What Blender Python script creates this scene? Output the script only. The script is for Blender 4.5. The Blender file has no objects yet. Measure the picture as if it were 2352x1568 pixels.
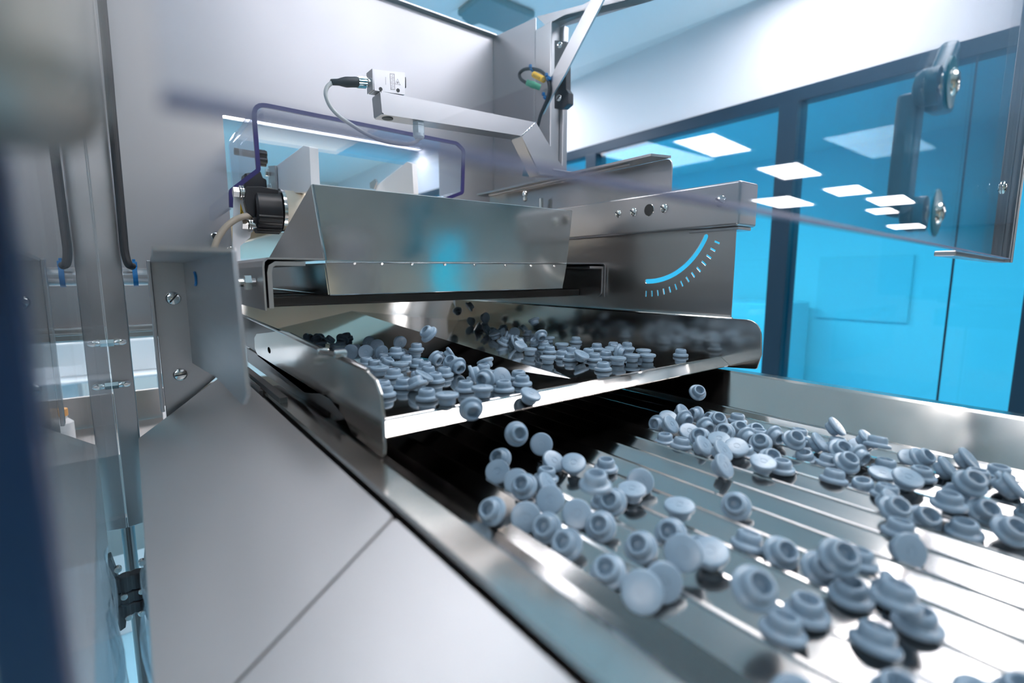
import bpy, bmesh, math, random
from mathutils import Vector, Matrix
import numpy as np
random.seed(7)
sc = bpy.context.scene
C = sc.collection
H = 1.35                      # lens height above the room floor; all coordinates below are relative to the lens
R = math.radians
# ------------------------------------------------------------------ camera
F, CX, CY = 1135.0, 1176.0, 784.0
pitch = math.atan(153 / F); yaw = R(37.538)
fh = Vector((math.sin(yaw), math.cos(yaw), 0)); right = Vector((fh.y, -fh.x, 0)); up = Vector((0, 0, 1))
fwd = fh * math.cos(pitch) - up * math.sin(pitch); cup = fh * math.sin(pitch) + up * math.cos(pitch)
cd = bpy.data.cameras.new('camera'); cam = bpy.data.objects.new('camera', cd); C.objects.link(cam)
cd.sensor_width = 36; cd.lens = F / 2352 * 36; cd.clip_start = 0.01; cd.clip_end = 100
cd.dof.use_dof = True; cd.dof.focus_distance = 0.63; cd.dof.aperture_fstop = 4.0
cam.matrix_world = Matrix(((right.x, cup.x, -fwd.x, 0), (right.y, cup.y, -fwd.y, 0), (right.z, cup.z, -fwd.z, H), (0, 0, 0, 1)))
sc.camera = cam
# ------------------------------------------------------------------ world, exposure
w = bpy.data.worlds.new('world'); sc.world = w; w.use_nodes = True
w.node_tree.nodes['Background'].inputs[0].default_value = (0.9, 0.93, 1.0, 1)
w.node_tree.nodes['Background'].inputs[1].default_value = 0.5
sc.view_settings.view_transform = 'Standard'; sc.view_settings.look = 'None'
sc.view_settings.exposure = 0.0; sc.view_settings.gamma = 1.0; sc.view_settings.use_curve_mapping = False
sc.cycles.transparent_max_bounces = 24
sc.cycles.sample_clamp_indirect = 6

# ------------------------------------------------------------------ helpers
def ray(u, v): return fwd + right * ((u - CX) / F) - cup * ((v - CY) / F)
def onX(u, v, x): d = ray(u, v); return d * (x / d.x)
def onY(u, v, y): d = ray(u, v); return d * (y / d.y)
def onZ(u, v, z): d = ray(u, v); return d * (z / d.z)

def setp(o, label=None, cat=None, group=None, kind=None):
    if label: o['label'] = label
    if cat: o['category'] = cat
    if group: o['group'] = group
    if kind: o['kind'] = kind
    return o

def thing(name, loc, label, cat, group=None):
    o = bpy.data.objects.new(name, None); C.objects.link(o); o.empty_display_size = 0.01
    o.location = (loc[0], loc[1], loc[2] + H)
    return setp(o, label, cat, group)

def obj(name, bm, mat, parent=None, label=None, cat=None, group=None, kind=None, smooth=None, mats=None):
    """bm is in lens-relative coordinates; link as ONE mesh object with a sensible origin"""
    bmesh.ops.recalc_face_normals(bm, faces=bm.faces)
    if parent is not None:
        pw = Vector((0, 0, 0)); p = parent
        while p is not None: pw += p.location; p = p.parent
        base = pw - Vector((0, 0, H))
    else:
        cs = [v.co for v in bm.verts]
        base = Vector((sum(c.x for c in cs) / len(cs), sum(c.y for c in cs) / len(cs), min(c.z for c in cs)))
    bmesh.ops.translate(bm, vec=-base, verts=bm.verts)
    me = bpy.data.meshes.new(name); bm.to_mesh(me); bm.free()
    for m in (mats or [mat]): me.materials.append(m)
    o = bpy.data.objects.new(name, me); C.objects.link(o)
    if parent is not None: o.parent = parent
    else: o.location = base + Vector((0, 0, H))
    if smooth:
        me.shade_smooth()
        try: me.set_sharp_from_angle(angle=R(smooth))
        except Exception: pass
    return setp(o, label, cat, group, kind)

def B(): return bmesh.new()

def join(bm, other):
    me = bpy.data.meshes.new('tmp'); other.to_mesh(me); other.free(); bm.from_mesh(me); bpy.data.meshes.remove(me); return bm

def box(bm, lo, hi, bev=0.0, mi=0):
    o = bmesh.new(); bmesh.ops.create_cube(o, size=1)
    for v in o.verts:
        v.co = Vector([(lo[i] + hi[i]) / 2 + v.co[i] * (hi[i] - lo[i]) for i in range(3)])
    if bev > 0: bmesh.ops.bevel(o, geom=o.edges[:], offset=bev, segments=3, affect='EDGES', profile=0.5)
    for f in o.faces: f.material_index = mi
    return join(bm, o)

def hexa(bm, pts, bev=0.0):
    """8 points: bottom quad then top quad"""
    o = bmesh.new(); vs = [o.verts.new(p) for p in pts]
    for f in ((0, 3, 2, 1), (4, 5, 6, 7), (0, 1, 5, 4), (1, 2, 6, 5), (2, 3, 7, 6), (3, 0, 4, 7)): o.faces.new([vs[i] for i in f])
    bmesh.ops.recalc_face_normals(o, faces=o.faces)
    if bev > 0: bmesh.ops.bevel(o, geom=o.edges[:], offset=bev, segments=3, affect='EDGES', profile=0.5)
    return join(bm, o)

def lathe(bm, prof, p0, axis, seg=32, mi=0):
    """prof: (along, radius) list; revolved round axis from p0"""
    a = Vector(axis).normalized(); q = a.to_track_quat('Z', 'Y'); p0 = Vector(p0); rings = []
    for (h, r) in prof:
        if r < 1e-7: rings.append([bm.verts.new(p0 + a * h)])
        else: rings.append([bm.verts.new(p0 + q @ Vector((r * math.cos(2 * math.pi * i / seg), r * math.sin(2 * math.pi * i / seg), h))) for i in range(seg)])
    fs = []
    for A, Bq in zip(rings, rings[1:]):
        for i in range(seg):
            j = (i + 1) % seg
            if len(A) == 1 and len(Bq) == 1: continue
            if len(A) == 1: f = bm.faces.new((A[0], Bq[j], Bq[i]))
            elif len(Bq) == 1: f = bm.faces.new((A[i], A[j], Bq[0]))
            else: f = bm.faces.new((A[i], A[j], Bq[j], Bq[i]))
            f.material_index = mi; fs.append(f)
    for r_ in (rings[0], rings[-1]):
        if len(r_) > 1:
            f = bm.faces.new(r_); f.material_index = mi
    return bm

def cyl(bm, p0, p1, r, seg=32, bev=0.0):
    p0 = Vector(p0); p1 = Vector(p1); L = (p1 - p0).length
    if bev > 0: prof = [(0, r - bev), (bev * .3, r - bev * .3), (bev, r), (L - bev, r), (L - bev * .3, r - bev * .3), (L, r - bev)]
    else: prof = [(0, r), (L, r)]
    return lathe(bm, prof, p0, p1 - p0, seg)

def tube(bm, pts, r, seg=14, smooth=True):
    """round tube swept along a Catmull-Rom path"""
    P = [Vector(p) for p in pts]
    if smooth and len(P) > 2:
        Q = []; E = [P[0] * 2 - P[1]] + P + [P[-1] * 2 - P[-2]]
        for i in range(1, len(E) - 2):
            for k in range(8):
                t = k / 8; a, b, c, d = E[i - 1], E[i], E[i + 1], E[i + 2]
                Q.append(0.5 * ((2 * b) + (c - a) * t + (2 * a - 5 * b + 4 * c - d) * t * t + (3 * b - a - 3 * c + d) * t ** 3))
        Q.append(P[-1]); P = Q
    rings = []; n = None
    for i, p in enumerate(P):
        t = (P[min(i + 1, len(P) - 1)] - P[max(i - 1, 0)]).normalized()
        if n is None: n = t.orthogonal().normalized()
        n = (n - t * n.dot(t)).normalized(); b = t.cross(n)
        rr = r[i * (len(r) - 1) // (len(P) - 1)] if isinstance(r, (list, tuple)) else r
        rings.append([bm.verts.new(p + (n * math.cos(2 * math.pi * k / seg) + b * math.sin(2 * math.pi * k / seg)) * rr) for k in range(seg)])
    for A, Bq in zip(rings, rings[1:]):
        for k in range(seg): bm.faces.new((A[k], A[(k + 1) % seg], Bq[(k + 1) % seg], Bq[k]))
    bm.faces.new(rings[0]); bm.faces.new(rings[-1])
    return bm

def rnd(pts, rad, n=6):
    """round the corners of a 2-D polygon; rad scalar or one per corner"""
    out = []; N = len(pts)
    for i in range(N):
        r = rad[i] if isinstance(rad, (list, tuple)) else rad
        p = Vector(pts[i]); a = Vector(pts[i - 1]) - p; b = Vector(pts[(i + 1) % N]) - p
        if r <= 0: out.append(tuple(p)); continue
        la, lb = a.length, b.length; a.normalize(); b.normalize()
        ang = a.angle(b); d = min(r / math.tan(ang / 2), la * .49, lb * .49)
        s = p + a * d; e = p + b * d
        for k in range(n + 1):
            t = k / n; out.append(tuple((1 - t) ** 2 * s + 2 * t * (1 - t) * p + t * t * e))
    return out

def plate(outer, t, plane, at, holes=(), bev=0.0):
    """flat sheet with holes. plane 'X': 2-D = (y, z), thickness grows along +x from `at`; 'Y': 2-D = (x, z), along +y; 'Z': (x, y), along +z"""
    cu = bpy.data.curves.new('tmp', 'CURVE'); cu.dimensions = '2D'; cu.fill_mode = 'BOTH'
    for loop in [outer] + list(holes):
        s = cu.splines.new('POLY'); s.points.add(len(loop) - 1)
        for k, p in enumerate(loop): s.points[k].co = (p[0], p[1], 0, 1)
        s.use_cyclic_u = True
    cu.extrude = t / 2 - bev; cu.bevel_depth = bev; cu.bevel_resolution = 2
    if bev > 0: cu.offset = -bev
    o = bpy.data.objects.new('tmp', cu); C.objects.link(o)
    dg = bpy.context.evaluated_depsgraph_get()
    me = bpy.data.meshes.new_from_object(o.evaluated_get(dg))
    bpy.data.objects.remove(o); bpy.data.curves.remove(cu)
    bm = bmesh.new(); bm.from_mesh(me); bpy.data.meshes.remove(me)
    for v in bm.verts:
        a, b, c = v.co; c += t / 2
        v.co = {'X': Vector((at + c, a, b)), 'Y': Vector((a, at + c, b)), 'Z': Vector((a, b, at + c))}[plane]
    bmesh.ops.remove_doubles(bm, verts=bm.verts, dist=1e-6)
    for f in bm.faces: f.smooth = False
    return bm

def sweep(prof, plane, a0, a1, closed=True):
    """extrude a 2-D outline between two stations along the plane's normal: 'X' prof=(y,z); 'Y' prof=(x,z)"""
    bm = bmesh.new(); mk = {'X': lambda p, s: (s, p[0], p[1]), 'Y': lambda p, s: (p[0], s, p[1]), 'Z': lambda p, s: (p[0], p[1], s)}[plane]
    A = [bm.verts.new(mk(p, a0)) for p in prof]; Bq = [bm.verts.new(mk(p, a1)) for p in prof]
    n = len(prof)
    for i in range(n if closed else n - 1): bm.faces.new((A[i], A[(i + 1) % n], Bq[(i + 1) % n], Bq[i]))
    if closed: bm.faces.new(A); bm.faces.new(Bq)
    return bm

def sheet_profile(path, t):
    """closed outline of a bent sheet of thickness t whose centre line is path"""
    P = [Vector(p) for p in path]; L, Rr = [], []
    for i, p in enumerate(P):
        d = (P[min(i + 1, len(P) - 1)] - P[max(i - 1, 0)]).normalized(); n = Vector((-d.y, d.x)) * (t / 2)
        L.append(tuple(p + n)); Rr.append(tuple(p - n))
    return L + Rr[::-1]

# ------------------------------------------------------------------ materials
def mat(name, col, metal=0.0, rough=0.5, coat=0.0, emit=None, spec=0.5, aniso=0.0):
    m = bpy.data.materials.new(name); m.use_nodes = True; b = m.node_tree.nodes['Principled BSDF']
    b.inputs['Base Color'].default_value = (*col, 1); b.inputs['Metallic'].default_value = metal
    b.inputs['Roughness'].default_value = rough; b.inputs['Coat Weight'].default_value = coat
    b.inputs['Specular IOR Level'].default_value = spec; b.inputs['Anisotropic'].default_value = aniso
    if emit: b.inputs['Emission Color'].default_value = (*emit[0], 1); b.inputs['Emission Strength'].default_value = emit[1]
    return m

def texture(m, scale=(40, 40, 40), bump=0.0, dist=0.0004, rough=None, detail=3, colvar=0.0):
    """noise driven bump / roughness / slight tone variation in object space"""
    nt = m.node_tree; b = nt.nodes['Principled BSDF']
    tc = nt.nodes.new('ShaderNodeTexCoord'); mp = nt.nodes.new('ShaderNodeMapping'); no = nt.nodes.new('ShaderNodeTexNoise')
    mp.inputs['Scale'].default_value = scale; no.inputs['Scale'].default_value = 1; no.inputs['Detail'].default_value = detail
    nt.links.new(tc.outputs['Object'], mp.inputs[0]); nt.links.new(mp.outputs[0], no.inputs['Vector'])
    if bump:
        bp = nt.nodes.new('ShaderNodeBump'); bp.inputs['Strength'].default_value = bump; bp.inputs['Distance'].default_value = dist
        nt.links.new(no.outputs['Fac'], bp.inputs['Height']); nt.links.new(bp.outputs[0], b.inputs['Normal'])
    if rough:
        mr = nt.nodes.new('ShaderNodeMapRange'); mr.inputs['From Min'].default_value = .3; mr.inputs['From Max'].default_value = .7
        mr.inputs['To Min'].default_value = rough[0]; mr.inputs['To Max'].default_value = rough[1]
        nt.links.new(no.outputs['Fac'], mr.inputs[0]); nt.links.new(mr.outputs[0], b.inputs['Roughness'])
    if colvar:
        mx = nt.nodes.new('ShaderNodeMix'); mx.data_type = 'RGBA'; c = b.inputs['Base Color'].default_value[:]
        mx.inputs[6].default_value = c; mx.inputs[7].default_value = tuple(x * (1 - colvar) for x in c[:3]) + (1,)
        nt.links.new(no.outputs['Fac'], mx.inputs[0]); nt.links.new(mx.outputs[2], b.inputs['Base Color'])
    return m

def clear(name, tint, ior=1.45, rough=0.0, gain=1.0):
    """thin clear sheet: light goes straight through with a tint, the rest is a Fresnel reflection"""
    m = bpy.data.materials.new(name); m.use_nodes = True; nt = m.node_tree; nt.nodes.clear()
    out = nt.nodes.new('ShaderNodeOutputMaterial'); tr = nt.nodes.new('ShaderNodeBsdfTransparent'); gl = nt.nodes.new('ShaderNodeBsdfGlossy')
    ge = nt.nodes.new('ShaderNodeNewGeometry'); ma = nt.nodes.new('ShaderNodeMath'); ma.operation = 'MULTIPLY_ADD'
    ma.inputs[1].default_value = 1 / ior - ior; ma.inputs[2].default_value = ior; nt.links.new(ge.outputs['Backfacing'], ma.inputs[0])
    fr = nt.nodes.new('ShaderNodeFresnel'); nt.links.new(ma.outputs[0], fr.inputs['IOR']); mx = nt.nodes.new('ShaderNodeMixShader')
    tr.inputs[0].default_value = (*tint, 1); gl.inputs['Roughness'].default_value = rough; fr.inputs['IOR'].default_value = ior
    gl.inputs[0].default_value = (gain, gain, gain, 1)
    nt.links.new(fr.outputs[0], mx.inputs[0]); nt.links.new(tr.outputs[0], mx.inputs[1]); nt.links.new(gl.outputs[0], mx.inputs[2])
    nt.links.new(mx.outputs[0], out.inputs[0]); return m

M = {}
M['satin'] = texture(mat('satin_steel', (.47, .46, .465), 1, .34), (60, 6, 60), rough=(.32, .37))
M['satin_dark'] = texture(mat('satin_steel_inner', (.50, .48, .47), 1, .30), (60, 6, 60), rough=(.28, .33))
M['cover'] = texture(mat('brushed_steel_cover', (.62, .585, .565), 1, .42), (8, 3, 8), bump=.02, rough=(.38, .48))
M['panel'] = texture(mat('matt_steel_panel', (.42, .41, .42), 1, .48), (3, 3, 3), bump=.02, rough=(.43, .53))
M['polish'] = texture(mat('polished_steel', (.52, .50, .48), 1, .07), (25, 25, 25), bump=.06, dist=.0006, rough=(.05, .11))
M['polish_soft'] = texture(mat('soft_polished_steel', (.55, .53, .50), 1, .14), (14, 14, 14), bump=.18, dist=.0012, rough=(.10, .18))
M['hopper'] = texture(mat('bright_sheet_steel', (.74, .72, .69), 1, .13), (14, 14, 14), bump=.20, dist=.0012, rough=(.09, .19))
M['groove'] = texture(mat('grooved_tray_steel', (.45, .43, .415), 1, .12), (30, 4, 30), bump=.08, dist=.0004, rough=(.09, .17))
M['chrome'] = mat('chrome_screw', (.75, .73, .70), 1, .12)
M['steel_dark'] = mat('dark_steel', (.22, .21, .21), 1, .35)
M['blackened'] = mat('blackened_steel', (.045, .042, .04), .6, .4)
M['header'] = mat('header_steel', (.36, .35, .33), 1, .5)
M['rubber'] = mat('black_rubber', (.012, .013, .016), 0, .55)
M['black'] = mat('black_plastic', (.010, .010, .013), 0, .38)
M['grey_cable'] = mat('grey_cable', (.55, .56, .54), 0, .45)
M['tan_cable'] = mat('tan_cable', (.36, .31, .25), 0, .5)
M['blue_tie'] = mat('blue_cable_tie', (.0, .13, .35), 0, .4)
M['belt'] = mat('cream_belt', (.83, .74, .60), 0, .5)
M['white_plastic'] = mat('white_plastic', (.86, .86, .88), 0, .35)
M['stopper'] = texture(mat('grey_blue_rubber', (.20, .285, .365), 0, .32, spec=.5), (300, 300, 300), bump=.03, dist=.0002)
M['green'] = mat('green_plastic', (.10, .45, .28), 0, .45)
M['yellow'] = mat('yellow_label', (.85, .50, .03), 0, .5)
M['ink'] = mat('dark_print', (.03, .03, .03), 0, .6)
M['gland'] = mat('light_grey_plastic', (.62, .70, .75), 0, .4)
M['handle'] = mat('dark_teal_plastic', (.0, .13, .20), 0, .35)
M['edge'] = mat('blue_violet_cut_edge', (.20, .21, .32), 0, .25)
M['cover_edge'] = mat('violet_cut_edge', (.035, .03, .13), 0, .25)
M['pane_edge'] = mat('navy_cut_edge', (.002, .018, .06), 0, .3)
M['pane'] = clear('clear_door_pane', (.93, .95, .98), 1.5)
M['guard'] = clear('clear_guard', (.90, .93, .99), 1.45)
M['side_pane'] = clear('side_pane', (.86, .90, .94), 1.52)
M['film'] = clear('plastic_film', (.90, .95, .98), 1.35, .12)
M['cyan'] = clear('cyan_glazing', (.25, .80, .95), 1.45, .02)
M['navy'] = mat('navy_aluminium', (.008, .03, .055), .3, .35)
M['wall'] = mat('white_wall', (.88, .88, .91), 0, .5)
M['wall_back'] = mat('pale_wall', (.86, .82, .78), 0, .55)
M['ceiling'] = mat('ceiling_white', (.93, .91, .90), 0, .7)
M['ceiling_hall_dimmed'] = mat('darkened_hall_ceiling', (.20, .24, .30), 0, .7)  # darkened so its mirror image in the clear pane stays faint
M['wall_grey'] = mat('grey_wall', (.80, .71, .60), 0, .6)
M['wall_dark'] = mat('dark_hall_wall', (.10, .13, .16), 0, .6)
M['floor'] = mat('light_blue_floor', (.34, .60, .72), 0, .3)
M['lamp'] = mat('lamp_diffuser', (1, 1, 1), 0, .5, emit=((1.0, .945, .955), 13.5))
M['lamp_soft'] = mat('lamp_diffuser_dimmed', (1, 1, 1), 0, .5, emit=((1.0, .955, .965), 16.0))
M['lamp_frame'] = mat('lamp_frame', (.75, .78, .8), 0, .4)
M['dark_fixture'] = mat('teal_grey_fixture', (.12, .25, .28), 0, .5)
M['machine_white'] = mat('white_enamel', (.75, .80, .84), 0, .4)
M['beige'] = mat('beige_enamel', (.72, .58, .40), 0, .5)
M['cyan_solid'] = mat('cyan_acrylic', (.03, .50, .68), 0, .3)
M['orange'] = mat('orange_cap', (.85, .40, .10), 0, .5)

# ================================================================== SETTING
CZ = 1.15    # ceiling above the lens
def struct(name, bm, m, **k): return obj(name, bm, m, kind='structure', **k)
b = B(); box(b, (-3.5, -5.5, -H - .1), (16, 6.5, -H)); struct('floor', b, M['floor'])
b = B(); box(b, (-3.5, -5.5, CZ), (2.3, 6.5, CZ + .1)); box(b, (2.3, .17, CZ), (16, 6.5, CZ + .1)); struct('ceiling', b, M['ceiling'])
b = B(); box(b, (2.3, -5.5, CZ), (16, .17, CZ + .1)); struct('ceiling_hall_dimmed', b, M['ceiling_hall_dimmed'])  # unseen ceiling part, coloured dark to weaken the veil on the pane
b = B(); box(b, (-3.6, -5.5, -H), (-3.5, 6.5, CZ)); struct('wall_left', b, M['wall_back'])
b = B(); box(b, (-3.5, 6.5, -H), (16, 6.6, CZ)); struct('wall_back', b, M['wall_back'])
b = B(); box(b, (-3.5, -5.6, -H), (16, -5.5, CZ)); struct('wall_front', b, M['wall_grey'])
b = B(); box(b, (16, -5.5, -H), (16.1, 6.5, CZ)); struct('wall_far', b, M['wall_dark'])
WX = 2.2; RZ = .745
# white upper wall over the cyan glazing, with its rail and mullions
b = B(); box(b, (WX, .17, RZ), (WX + .1, 6.5, CZ)); struct('wall_right', b, M['wall'])
b = B(); box(b, (WX - .012, .17, RZ - .055), (WX + .06, 6.5, RZ), .002); struct('trim_1', b, M['navy'])
b = B(); box(b, (WX - .02, .17, -H), (WX + .06, 6.5, -H + .1), .002); struct('trim_2', b, M['navy'])
k = 3
for y0, wd in ((2.08, .08), (.99, .075), (.215, .07), (3.2, .08)):
    b = B(); box(b, (WX - .03, y0 - wd / 2, -H + .1), (WX + .06, y0 + wd / 2, RZ - .055), .002); struct('trim_%d' % k, b, M['navy']); k += 1
b = B(); box(b, (WX - .005, .17, -H + .1), (WX + .005, 6.5, RZ - .055)); struct('window_1', b, M['cyan'])
b = B(); box(b, (WX - .008, .425, -H + .1), (WX - .0051, .431, RZ - .056)); struct('trim_%d' % k, b, M['navy']); k += 1
b = B(); box(b, (5.2, .17, -H), (5.3, 6.5, CZ)); struct('wall_beyond', b, M['wall'])

def lamp(x, y, sx, sy, label, n, group=None, m='lamp'):
    t = thing('ceiling_light', (x, y, CZ), label, 'light', group)
    b = B(); box(b, (x - sx / 2, y - sy / 2, CZ - .012), (x + sx / 2, y + sy / 2, CZ - .006)); obj('diffuser', b, M[m], t)
    b = plate([(x - sx / 2 - .02, y - sy / 2 - .02), (x + sx / 2 + .02, y - sy / 2 - .02), (x + sx / 2 + .02, y + sy / 2 + .02), (x - sx / 2 - .02, y + sy / 2 + .02)], .02, 'Z', CZ - .021,
              holes=[[(x - sx / 2, y - sy / 2), (x + sx / 2, y - sy / 2), (x + sx / 2, y + sy / 2), (x - sx / 2, y + sy / 2)]])
    obj('frame', b, M['lamp_frame'], t)
    return t
G1 = 'ceiling lights mirrored in the clear door pane'
for (x, y, sx, sy, l) in (
        (4.45, -1.90, .80, .36, 'white rectangular ceiling light, largest of those mirrored in the clear door pane'),
        (6.15, -1.80, .90, .40, 'white ceiling light mirrored just below the largest one on the navy mullion'),
        (8.65, -2.66, 1.3, .55, 'white ceiling light mirrored beside the end of the steel rail'),
        (8.1, -1.68, .85, .40, 'white ceiling light mirrored right of the navy mullion in the clear pane'),
        (9.65, -1.45, 1.1, .45, 'white ceiling light mirrored nearest to the dark door handle'),
        (11.1, -1.80, .9, .35, 'white ceiling light mirrored left of the lower end of the door handle'),
        (15.0, -2.0, 1.2, .6, 'white ceiling light mirrored lowest in the pane, beneath the door handle')):
    lamp(x, y, sx, sy, l, 0, G1)
lamp(1.10, .25, 1.60, .26, 'large ceiling light over the feed trays, reflected white in the tray lip', 0, m='lamp_soft')
lamp(-1.6, -1.2, 1.2, .6, 'ceiling light behind the photographer on the cover side', 0)
lamp(-.9, 1.6, 1.2, .5, 'ceiling light above the rear of the cabinet', 0)
lamp(1.75, 2.7, .9, .5, 'added unseen light for the white wall, hidden behind the cabinet corner', 0)  # extra lamp put in to brighten the upper white wall
lamp(1.85, .80, .40, .60, 'added unseen light brightening the white wall over the cyan glazing', 0)  # out-of-frame lamp added to lift the wall over the glazing
lamp(1.2, -.85, 1.2, .5, 'ceiling light behind the photographer on the glazing side', 0)
lamp(2.9, 1.0, .8, 1.3, 'added unseen light for the room beyond the cyan glazing, nearer the mullion', 0)  # added out of view to light the room behind the glazing
lamp(2.9, 3.4, .8, 1.6, 'added unseen light for the room beyond the cyan glazing, deeper in', 0)  # second added lamp, hidden, filling the deeper part beyond the glazing
lamp(1.0, 4.2, 2.4, .12, 'slim strip light seen through the panel opening above the white guides', 0)
lamp(.3, 3.1, 1.2, .6, 'added light to brighten the room behind the cabinet, out of sight above the feed opening', 0)  # added to brighten what shows through the feed opening
lamp(3.0, 5.4, 1.2, .3, 'ceiling light at the back wall behind the cabinet', 0)

# ================================================================== MACHINE: feed trays
def slab(pts, t):
    """planar polygon given in 3-D, thickened along its normal"""
    bm = bmesh.new(); P = [Vector(p) for p in pts]
    n = Vector((0, 0, 0))
    for i in range(len(P)): n += P[i].cross(P[(i + 1) % len(P)])
    n.normalize(); A = [bm.verts.new(p) for p in P]; Bq = [bm.verts.new(p + n * t) for p in P]
    bm.faces.new(A); bm.faces.new(Bq)
    for i in range(len(P)): bm.faces.new((A[i], A[(i + 1) % len(P)], Bq[(i + 1) % len(P)], Bq[i]))
    return bm
def pxX(x, pts): return [(onX(u, v, x).y, onX(u, v, x).z) for u, v in pts]
def pxY(y, pts): return [(onY(u, v, y).x, onY(u, v, y).z) for u, v in pts]

# ---- lower grooved vibrating tray
CREST = [.178 + .029 * k for k in range(14)]
T = thing('grooved_feed_tray', (.36, .25, -.166), 'long polished steel feed tray with parallel grooves, lower of the two trays', 'feed tray')
path = [(.1735, -.1635), (.178, -.1555)]
for c in CREST[1:]:
    path += [(c - .0282, -.1630), (c - .0268, -.1638), (c - .0050, -.1566), (c - .0038, -.1555), (c - .0018, -.1554), (c - .0006, -.1562)]
path += [(.5562, -.162), (.560, -.1635)]
b = sweep(sheet_profile(path, .0012), 'Y', -.25, .80); obj('grooved_floor', b, M['groove'], T)
b = sweep(sheet_profile([(.1032, -.128), (.1028, -.1235), (.1038, -.1222), (.1215, -.1222), (.1245, -.1240), (.1735, -.1638)], .0012), 'Y', -.25, .585); obj('side_rim', b, M['polish_soft'], T, label='near side rim with flat folded top')
b = sweep(sheet_profile([(.560, -.1638), (.563, -.158), (.5955, -.1235), (.598, -.1215), (.613, -.1215), (.6145, -.1235), (.6145, -.135)], .0012), 'Y', -.25, .80); obj('side_rim', b, M['polish_soft'], T, label='far side rim under the cyan glazing')
b = B(); box(b, (.118, -.25, -.30), (.60, .80, -.20), .004); obj('tray_support', b, M['steel_dark'], T)
for x in (.2, .5):
    for y in (-.1, .3, .65): b = B(); cyl(b, (x, y, -.205), (x, y, -.165), .012, 20); obj('support_stud', b, M['steel_dark'], T)

# ---- upper tray with central divider
U = thing('upper_feed_tray', (.365, .66, -.107), 'polished steel upper feed tray with bent front lip and central divider', 'feed tray')
b = sweep(sheet_profile([(1.0, -.106), (.3392, -.106), (.3375, -.1063), (.3357, -.1072), (.3245, -.1153)], .0016), 'X', .1305, .600)
obj('tray_floor', b, M['polish'], U)
b = bmesh.new(); zc = -.0725
vA = b.verts.new((.352, .990, zc)); vL = b.verts.new((.175, .984, -.1049)); vR = b.verts.new((.597, .984, -.1049)); vF = b.verts.new((.349, .356, -.1048))
for f in ((vA, vL, vF), (vA, vF, vR), (vA, vR, vL), (vL, vR, vF)): b.faces.new(f)
obj('divider', b, M['polish'], U)
nw = pxX(.13, [(562, 719), (846, 850)])
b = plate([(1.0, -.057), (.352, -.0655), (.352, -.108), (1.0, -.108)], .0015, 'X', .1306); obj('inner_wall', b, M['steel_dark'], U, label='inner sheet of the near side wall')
ow = pxX(.13, [(592, 766), (650, 758), (668, 763), (846, 851), (866, 872), (878, 905), (884, 955), (887, 1042), (884, 1049), (876, 1047), (812, 995), (797, 960), (754, 906), (704, 902), (596, 818), (588, 800), (587, 775)])
hc = onX(618, 804, .1283)
b = plate(ow, .0022, 'X', .1283, bev=.0005, holes=[[(hc.y + .0085 * math.cos(a), hc.z + .0036 * math.sin(a)) for a in [i * math.pi / 8 for i in range(16)]]]); obj('side_wall', b, M['polish_soft'], U, label='near side wall with rounded front corner and oval hole')
b = B(); tube(b, [(.1294, 1.0, -.057), (.1294, nw[1][0], nw[1][1])], .0016, 8, False); obj('folded_edge', b, M['chrome'], U)
fw = rnd([(1.0, -.057), (.288, -.0545), (.285, -.0965), (.2895, -.1145), (.345, -.1195), (1.0, -.110)], [0, .034, .004, .003, 0, 0], 10)
b = plate(fw, .0022, 'X', .6005, bev=.0005); obj('side_wall', b, M['polish_soft'], U, label='far side wall with rounded front corner')
b = B(); tube(b, [(.6016, 1.0, -.0568), (.6016, .325, -.0548)], .0016, 8, False); obj('folded_edge', b, M['chrome'], U)
b = slab([(.1325, .985, -.105), (.600, .985, -.105), (.600, 1.018, -.045), (.1325, 1.018, -.045)], .0015); obj('back_wall', b, M['hopper'], U)
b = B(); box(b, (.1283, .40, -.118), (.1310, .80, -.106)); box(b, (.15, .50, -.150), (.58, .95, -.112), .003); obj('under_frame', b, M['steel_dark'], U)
p = onX(742, 806, .124); q = onX(782, 812, .124)
b = B(); cyl(b, (.1282, p.y, p.z), (.119, p.y, p.z), .0022, 16, .0004); cyl(b, (.121, p.y, p.z), (.121, q.y, q.z), .0016, 16, .0004); cyl(b, (.1282, q.y, q.z), (.119, q.y, q.z), .0028, 16, .0005)
obj('latch_pin', b, M['chrome'], U)

# ---- brushed cover panels on the near side
ux, uz = .815, .579
def cov(t, y, d=0.0): return Vector((.0970 - ux * t - uz * d, y, -.1225 - uz * t + ux * d))
TL = (.0970 + .0065) / ux
def cover(name, y0, y1, label):
    T_ = thing(name, (.05, (y0 + y1) / 2, -.16), label, 'steel panel')
    out = rnd([(0, y0), (TL, y0), (TL, y1), (0, y1)], [.004, .0005, .0005, .004 if y1 < .5 else .0005])
    bm = bmesh.new(); A = [bm.verts.new(cov(t, y)) for t, y in out]; bm.faces.new(A)
    ex = bmesh.ops.extrude_face_region(bm, geom=bm.faces[:]); bmesh.ops.translate(bm, vec=Vector((uz, 0, -ux)) * .002, verts=[v for v in ex['geom'] if isinstance(v, bmesh.types.BMVert)])
    obj('top_sheet', bm, M['cover'], T_)
    e = cov(TL, 0)
    b = sweep([(e.x, e.z), (e.x - .0006, e.z - .002), (e.x - .0006, e.z - .42), (e.x + .0012, e.z - .42), (e.x + .0012, e.z - .002)], 'Y', y0 + .0005, y1 - .0005)
    obj('side_sheet', b, M['cover'], T_); return T_
cover('cover_panel', .2265, .734, 'large brushed steel cover panel sloping away beside the trays, beneath the bracket')
cover('cover_panel', -.30, .2245, 'brushed steel cover panel at the bottom edge, nearer side of the seam')
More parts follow.
